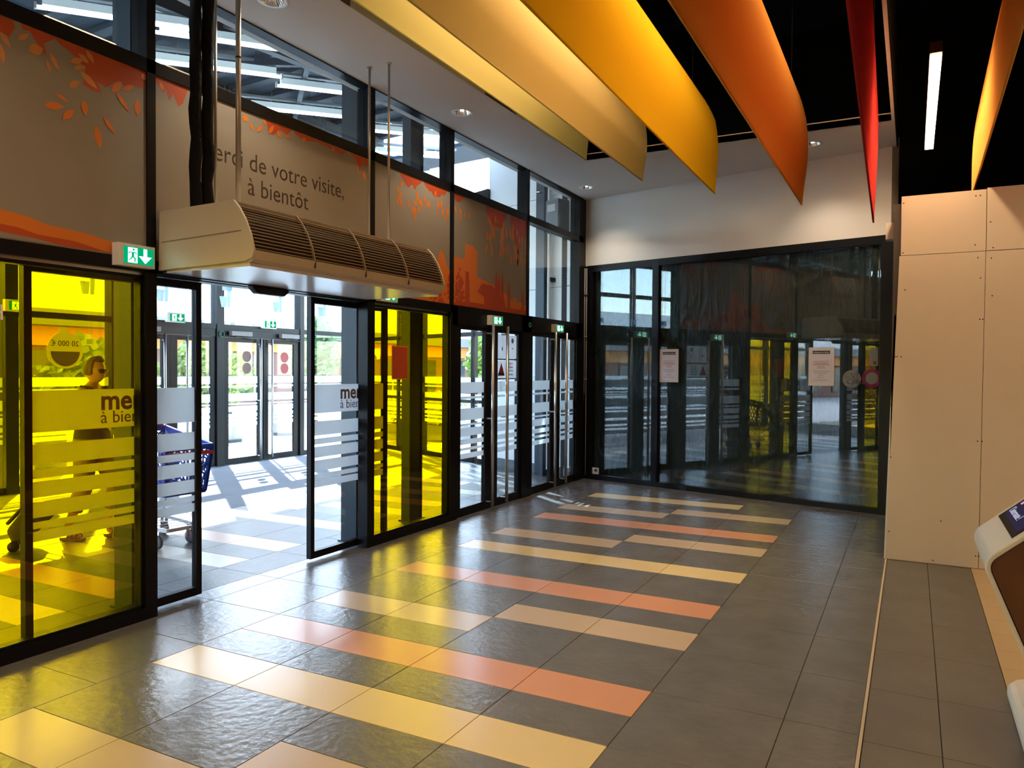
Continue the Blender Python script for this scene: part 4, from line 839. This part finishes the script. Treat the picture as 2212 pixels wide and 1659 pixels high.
for x, y, lb in ((-11.6,8.45,'concrete bollard cube behind the wheelchair roundel door'),(-11.8,10.3,'concrete bollard cube behind the red roundel door'),(-10.2,3.75,'large concrete bollard cube tinted by the yellow pane')):
    o = thing('concrete_block', lb, 'bollard', (x, y, 0), 'concrete blocks outside')
    MB().box(x-.24, x+.24, y-.24, y+.24, .04, .55).build('block', pbr('block_concrete', (.40,.36,.30), .85), o, bevel=.03); MB().box(x-.19, x+.19, y-.19, y+.19, -.02, .045).build('foot', DKG, o)
po = thing('tall_block', 'long low concrete building behind the bright green tree', 'building', (-16, 40, 0))
box('wall', pbr('far_concrete', (.36,.36,.38), .8), po, -30, -8, 44, 50, 0, 4.2); 
for k in range(6): box('window', DKG, po, -26+k*2.8, -24.6+k*2.8, 43.95, 44.02, 1.6, 3.2)

# ================================================================== SHOPPING TROLLEY
H = Vector((.995,-.10,0)); Lv = Vector((.10,.995,0)); H0 = Vector((-5.12,1.58,0))
ct = thing('shopping_trolley', 'blue plastic shopping trolley with honeycomb basket behind the sliding leaf', 'shopping cart', (-4.7,1.54,0))
def cp(f, l_, z): p_ = H0 + H*f + Lv*l_; return Vector((p_.x, p_.y, z))
CBL = pbr('trolley_blue', (.010,.035,.34), .35); CGR = pbr('trolley_steel', (.5,.5,.52), .35, metal=.7)
TOPR, TOPF, BOTR, BOTF = .98, .86, .52, .47
FR = .82; WR, WF = .25, .215
def corner(front, side, top, ins=0):
    f = (FR if front else .08) - ((.06 if front else -.05) if not top else 0); w_ = (WF if front else WR) - (.03 if not top else 0)
    return cp(f, side*w_, (TOPF if front else TOPR) if top else (BOTF if front else BOTR))
def lattice(a, b, c, d, nu, nv, r):      # bilinear quad a,b (bottom) c,d (top), honeycomb of bars
    a, b, c, d = map(Vector, (a,b,c,d)); mb = MB()
    def Q(u, v): return a*(1-u)*(1-v) + b*u*(1-v) + c*u*v + d*(1-u)*v
    seen = set()
    for j in range(nv + 1):
        for i in range(nu + 1):
            cx = i + (.5 if j % 2 else 0); cy = j
            pts = [((cx + .577*math.sin(math.radians(60*k)))/nu, (cy*.88 + .577*math.cos(math.radians(60*k)))/(nv*.88)) for k in range(6)]
            for k in range(6):
                p_, q_ = pts[k], pts[(k+1)%6]
                if not all(-.001 <= t <= 1.001 for t in (*p_, *q_)): continue
                key = tuple(sorted(((round(p_[0],3), round(p_[1],3)), (round(q_[0],3), round(q_[1],3)))))
                if key in seen: continue
                seen.add(key); mb.bar(Q(*p_), Q(*q_), r, r)
    for p_, q_ in ((a,b),(b,c),(c,d),(d,a)): mb.bar(p_, q_, r*2.4, r*2.4)
    return mb
for sd_ in (-1, 1): lattice(corner(0,sd_,0), corner(1,sd_,0), corner(1,sd_,1), corner(0,sd_,1), 11, 6, .011).build('basket_side', CBL, ct)
lattice(corner(1,-1,0), corner(1,1,0), corner(1,1,1), corner(1,-1,1), 6, 6, .011).build('basket_front', CBL, ct)
lattice(corner(0,-1,0), corner(0,1,0), corner(0,1,1), corner(0,-1,1), 7, 6, .011).build('basket_back', CBL, ct)
lattice(corner(0,-1,0), corner(1,-1,0), corner(1,1,0), corner(0,1,0), 11, 6, .011).build('basket_floor', CBL, ct)
q = MB()
for a, b in (((0,-1),(1,-1)),((1,-1),(1,1)),((1,1),(0,1)),((0,1),(0,-1))): q.bar(corner(a[0],a[1],1), corner(b[0],b[1],1), .028, .045)
q.build('rim', CBL, ct)
MB().bar(corner(1,-1,1)+Vector((.004,-.002,-.05)), corner(1,1,1)+Vector((.004,-.002,-.05)), .03, .03).build('red_strip', REDP, ct)
MB().tube([cp(0,-.26,1.03), cp(0,.26,1.03)], .016, 12).build('handle', BLK, ct, True)
MB().bar(cp(.05,-.24,1.0), cp(.05,.24,1.0), .02, .09).build('handle_flap', REDP, ct)
for sd_ in (-1,1):
    MB().tube([cp(0,sd_*.25,1.03), cp(.1,sd_*.245,.96), cp(.16,sd_*.235,.55), cp(.06,sd_*.23,.2), cp(.05,sd_*.23,.16)], .012, 8).build('upright', CGR, ct, True)
q = MB()
for sd_ in (-1,1): q.bar(cp(.04,sd_*.23,.17), cp(.74,sd_*.15,.17), .022, .03)
q.bar(cp(.74,-.15,.17), cp(.74,.15,.17), .022, .03); q.bar(cp(.04,-.23,.17), cp(.04,.23,.17), .022, .03)
for k in range(6): q.bar(cp(.1+k*.11,-.2+k*.012,.185), cp(.1+k*.11,.2-k*.012,.185), .006)
for sd_ in (-1,1): q.bar(cp(.04,sd_*.23,.25), cp(.74,sd_*.15,.25), .006)
q.build('chassis', CGR, ct)
for f, s_ in ((.60,-.15),(.60,.15),(.10,-.22),(.10,.22)):
    c0 = cp(f,s_,.058); ax = Lv
    wl = MB().lathe(c0-ax*.016, [(.0,0),(.03,-.002),(.052,0),(.058,.006),(.058,.026),(.052,.032),(.03,.034),(0,.032)], 22, ax).build('wheel', pbr('tyre_grey', (.05,.05,.055), .6), ct, True)
    MB().bar(c0+ax*.024+Vector((0,0,.0)), c0+ax*.02+Vector((.0,0,.11)), .03, .006).bar(c0-ax*.024, c0-ax*.02+Vector((0,0,.11)), .03, .006).bar(c0-ax*.026+Vector((0,0,.105)), c0+ax*.026+Vector((0,0,.105)), .035, .012).build('fork', CGR, wl)
bgx = thing('wheeled_bag', 'dark wheeled shopping bag tilted on the lobby floor', 'bag', (-5.55,.85,0))
BGM = pbr('bag_dark', (.03,.03,.028), .7, bump=.4, bscale=30); tb = Vector((.45,.55,.70)).normalized(); wb_ = Vector((-.75,.62,0)).normalized(); nb_ = tb.cross(wb_).normalized()
o0 = Vector((-5.60,.80,.07))
def bgp(t, w_, n_): return o0 + tb*t + wb_*w_ + nb_*n_
MB().prism([bgp(0,-.15,-.02),bgp(.05,-.16,.1),bgp(.22,-.155,.13),bgp(.34,-.13,.09),bgp(.38,-.1,-.03),bgp(.2,-.14,-.08)], wb_*.3).build('body', BGM, bgx, True, bevel=.03)
MB().prism([bgp(.08,-.10,.12),bgp(.24,-.10,.145),bgp(.25,-.10,.165),bgp(.08,-.10,.15)], wb_*.2).build('pocket', BGM, bgx, bevel=.015)
for w_ in (-.15,.15): MB().lathe(bgp(.0,w_,-.03)*1.0+Vector((0,0,.045-bgp(.0,w_,-.03).z)), [(0,-.012),(.04,-.012),(.045,-.006),(.045,.006),(.04,.012),(0,.012)], 16, wb_).build('wheel', BLK, bgx, True)
MB().tube([bgp(.3,-.08,-.06),bgp(.5,-.08,-.06),bgp(.5,.08,-.06),bgp(.3,.08,-.06)], .008, 8).build('handle', BLK, bgx, True)

# ================================================================== PERSON
PX = Vector((-5.42,1.38,0)); FW = Vector((.95,.31,0)).normalized(); LF = Vector((-.31,.95,0)).normalized()
pe = thing('person', 'person in dark sleeveless top and sunglasses pushing the blue trolley', 'person', PX)
def pp(f, l_, z): return PX + FW*f + LF*l_ + Vector((0,0,z))
SKIN = pbr('skin', (.50,.27,.17), .5, var=.05)
J = {'pel':(0,0,.86,.12),'wst':(.0,0,1.0,.115),'chs':(-.01,0,1.18,.125),'upc':(-.01,0,1.29,.10),'nek':(0,0,1.37,.05),'nk2':(.015,0,1.42,.047),
     'shL':(-.01,.165,1.30,.052),'elL':(.08,.23,1.08,.04),'wrL':(.27,.19,1.04,.028),'haL':(.31,.18,1.045,.026),
     'shR':(-.01,-.165,1.30,.052),'elR':(.06,-.23,1.08,.04),'wrR':(.26,-.14,1.04,.028),'haR':(.30,-.13,1.045,.026),
     'hiL':(0,.085,.82,.088),'knL':(.16,.09,.46,.056),'anL':(.10,.09,.10,.035),'hiR':(0,-.085,.82,.088),'knR':(-.02,-.1,.45,.056),'anR':(-.16,-.12,.11,.035),
     'heL':(.09,.09,.05,.032),'toL':(.26,.10,.03,.028),'heR':(-.18,-.12,.06,.032),'toR':(-.02,-.13,.03,.028)}
E_ = [('pel','wst'),('wst','chs'),('chs','upc'),('upc','nek'),('nek','nk2'),('upc','shL'),('shL','elL'),('elL','wrL'),('wrL','haL'),('upc','shR'),('shR','elR'),('elR','wrR'),('wrR','haR'),
      ('pel','hiL'),('hiL','knL'),('knL','anL'),('anL','heL'),('heL','toL'),('pel','hiR'),('hiR','knR'),('knR','anR'),('anR','heR'),('heR','toR')]
def skin(name, J_, E2, root, mat, parent, extra=None):
    ks = list(J_); me = bpy.data.meshes.new(name); me.from_pydata([tuple(pp(*J_[k][:3]) - wloc(parent)) for k in ks], [(ks.index(a), ks.index(b)) for a, b in E2], [])
    o = bpy.data.objects.new(name, me); C.objects.link(o); o.parent = parent; o.modifiers.new('skin', 'SKIN')
    for i, k in enumerate(ks): r = J_[k][3]; me.skin_vertices[0].data[i].radius = (r, r); me.skin_vertices[0].data[i].use_root = (k == root)
    sb = o.modifiers.new('sub', 'SUBSURF'); sb.levels = 2; sb.render_levels = 2
    dg = bpy.context.evaluated_depsgraph_get(); nm = bpy.data.meshes.new_from_object(o.evaluated_get(dg)); o.modifiers.clear(); o.data = nm
    nm.materials.clear(); nm.materials.append(mat); nm.polygons.foreach_set('use_smooth', [True]*len(nm.polygons)); return o
bd = skin('body', J, E_, 'pel', SKIN, pe)
# fingers closed round the handle
for sd_, k in ((1,'haL'),(-1,'haR')):
    h = J[k]
    for i in range(4):
        dl_ = (i-1.5)*.02; L_ = (.9,1,.95,.8)[i]
        pts = [pp(h[0]+.015,h[1]+dl_,h[2]+.012), pp(h[0]+.015+.03*L_,h[1]+dl_,h[2]+.004), pp(h[0]+.02+.028*L_,h[1]+dl_,h[2]-.028), pp(h[0]+.005,h[1]+dl_,h[2]-.042)]
        MB().tube(pts, [.010,.009,.0085,.007], 8).build('finger', SKIN, bd, True)
    MB().tube([pp(h[0]-.01,h[1]-sd_*.025,h[2]), pp(h[0]+.01,h[1]-sd_*.045,h[2]-.015), pp(h[0]+.02,h[1]-sd_*.04,h[2]-.035)], [.011,.010,.008], 8).build('thumb', SKIN, bd, True)
# head
HC = pp(.03,0,1.505); FD = (FW*.96 + LF*-.05 + Vector((0,0,-.10))).normalized(); SD = Vector((0,0,1)).cross(FD).normalized(); UD = FD.cross(SD)
def hp(f, s_, u): return HC + FD*f + SD*s_ + UD*u
def head(u, v):
    th = math.pi*v; ph = 2*math.pi*u; z = math.cos(th); r = math.sin(th); x = r*math.cos(ph); y = r*math.sin(ph)
    w_ = .072*(1 - .20*max(0,-z)); f = .092*x; 
    if x > 0: f *= (1 - .12*max(0,z)); f += .012*max(0,-z-.2)*(x)
    if x > .6 and abs(y) < .35: f += .018*math.exp(-((z+.05)/.16)**2)*math.exp(-(y/.16)**2)
    if x > .6: f += .006*math.exp(-((z+.45)/.10)**2)*math.exp(-(y/.3)**2)
    return hp(f, w_*y, .113*z)
hd_ = MB().grid(head, 32, 22).build('head', SKIN, pe, True)
for s_ in (-1,1): MB().lathe(hp(-.005,s_*.071,-.005), [(0,-.004),(.012,-.002),(.016,.004),(.011,.007),(0,.006)], 12, SD*s_).build('ear', SKIN, hd_, True)
MB().prism([hp(.098,-.026,-.052),hp(.101,0,-.049),hp(.098,.026,-.052),hp(.099,0,-.058)], FD*.003).build('mouth', pbr('lips', (.35,.10,.08), .5), hd_)
def hair(u, v):
    th = math.pi*(.02 + .60*v); ph = math.pi*2*u; x = math.sin(th)*math.cos(ph); y = math.sin(th)*math.sin(ph); z = math.cos(th)
    k = 1.13 + .03*math.sin(9*ph)*v
    if x > .35 and z < .55: k = .86
    return hp(.092*x*k - .006, .072*y*k, .113*z*1.12 + (.0 if x < .2 else .012))
MB().grid(hair, 40, 16).build('hair', pbr('brown_hair', (.07,.04,.022), .6, bump=.6, bscale=60), pe, True)
gg = MB()
for s_ in (-1,1): gg.prism([hp(.093,s_*.008,.022),hp(.086,s_*.05,.024),hp(.078,s_*.058,.008),hp(.086,s_*.045,-.018),hp(.096,s_*.014,-.014)], FD*.006); gg.bar(hp(.08,s_*.06,.018), hp(.0,s_*.075,.012), .006)
gg.bar(hp(.1,-.012,.016), hp(.1,.012,.016), .006); gg.build('sunglasses', pbr('shade_lens', (.015,.01,.01), .15), pe)
# clothing: rings of an ellipse round the torso
def loft(name, rings, mat, parent, n=24):
    mb = MB(); vs = []; fs = []
    for (f, l_, z, a, b) in rings: vs += [pp(f + a*math.cos(2*math.pi*k/n), l_ + b*math.sin(2*math.pi*k/n), z) for k in range(n)]
    for i in range(len(rings)-1):
        for k in range(n): fs.append((i*n+k, i*n+(k+1)%n, (i+1)*n+(k+1)%n, (i+1)*n+k))
    return mb.add(vs, fs).build(name, mat, parent, True)
loft('top', [(0,0,.80,.145,.185),(0,0,.86,.145,.18),(0,0,1.0,.132,.155),(-.005,0,1.12,.138,.158),(-.01,0,1.2,.135,.16),(-.01,0,1.27,.118,.145),(-.01,0,1.30,.10,.125)], pbr('dark_top', (.025,.022,.02), .8), pe)
q = MB()
for s_ in (-1,1): q.tube([pp(.10,s_*.085,1.26), pp(.06,s_*.10,1.345), pp(-.03,s_*.10,1.36), pp(-.1,s_*.085,1.27)], .016, 8)
q.build('straps', MATS['dark_top'], pe, True, kind='stuff')
TRS = pbr('tan_trousers', (.26,.18,.11), .85)
loft('trousers', [(0,0,.90,.14,.178),(0,0,.80,.142,.185),(.0,0,.74,.13,.18)], TRS, pe)
for hi, kn, an in (('hiL','knL','anL'),('hiR','knR','anR')):
    a, b, c = J[hi], J[kn], J[an]; m_ = tuple(b[i]+(c[i]-b[i])*.55 for i in range(3))
    MB().tube([pp(a[0],a[1],a[2]+.02), pp((a[0]+b[0])/2,(a[1]+b[1])/2,(a[2]+b[2])/2), pp(*b[:3]), pp(*m_)], [.105,.09,.075,.065], 18).build('trouser_leg', TRS, pe, True)
SND = pbr('sandal_brown', (.12,.06,.03), .6)
for he, to in (('heL','toL'),('heR','toR')):
    a, b = J[he], J[to]; d_ = (b[0]-a[0]); 
    q = MB().prism([pp(a[0]-.03,a[1]-.035,.004), pp(b[0]-.02,b[1]-.045,.004), pp(b[0]+.035,b[1]-.02,.004), pp(b[0]+.035,b[1]+.02,.004), pp(b[0]-.02,b[1]+.045,.004), pp(a[0]-.03,a[1]+.035,.004)], (0,0,.022))
    s0_ = q.build('sandal', SND, pe)
    for t in (.35,.6,.85):
        f = a[0]+d_*t; zc = .03; rr = .036 - .006*t; MB().tube([pp(f,a[1]+(b[1]-a[1])*t+.045*math.cos(k*math.pi/6),.022+(.075-.035*t)*math.sin(k*math.pi/6)) for k in range(7)], .007, 6).build('strap', SND, s0_, True)

# faint emitters need no lamp sampling of their own
for k in ('exit_green','exit_white','screen_text','screen_pink','screen_blue','downlight_lamp','batten_white'):
    if k in MATS: MATS[k].cycles.emission_sampling = 'NONE'
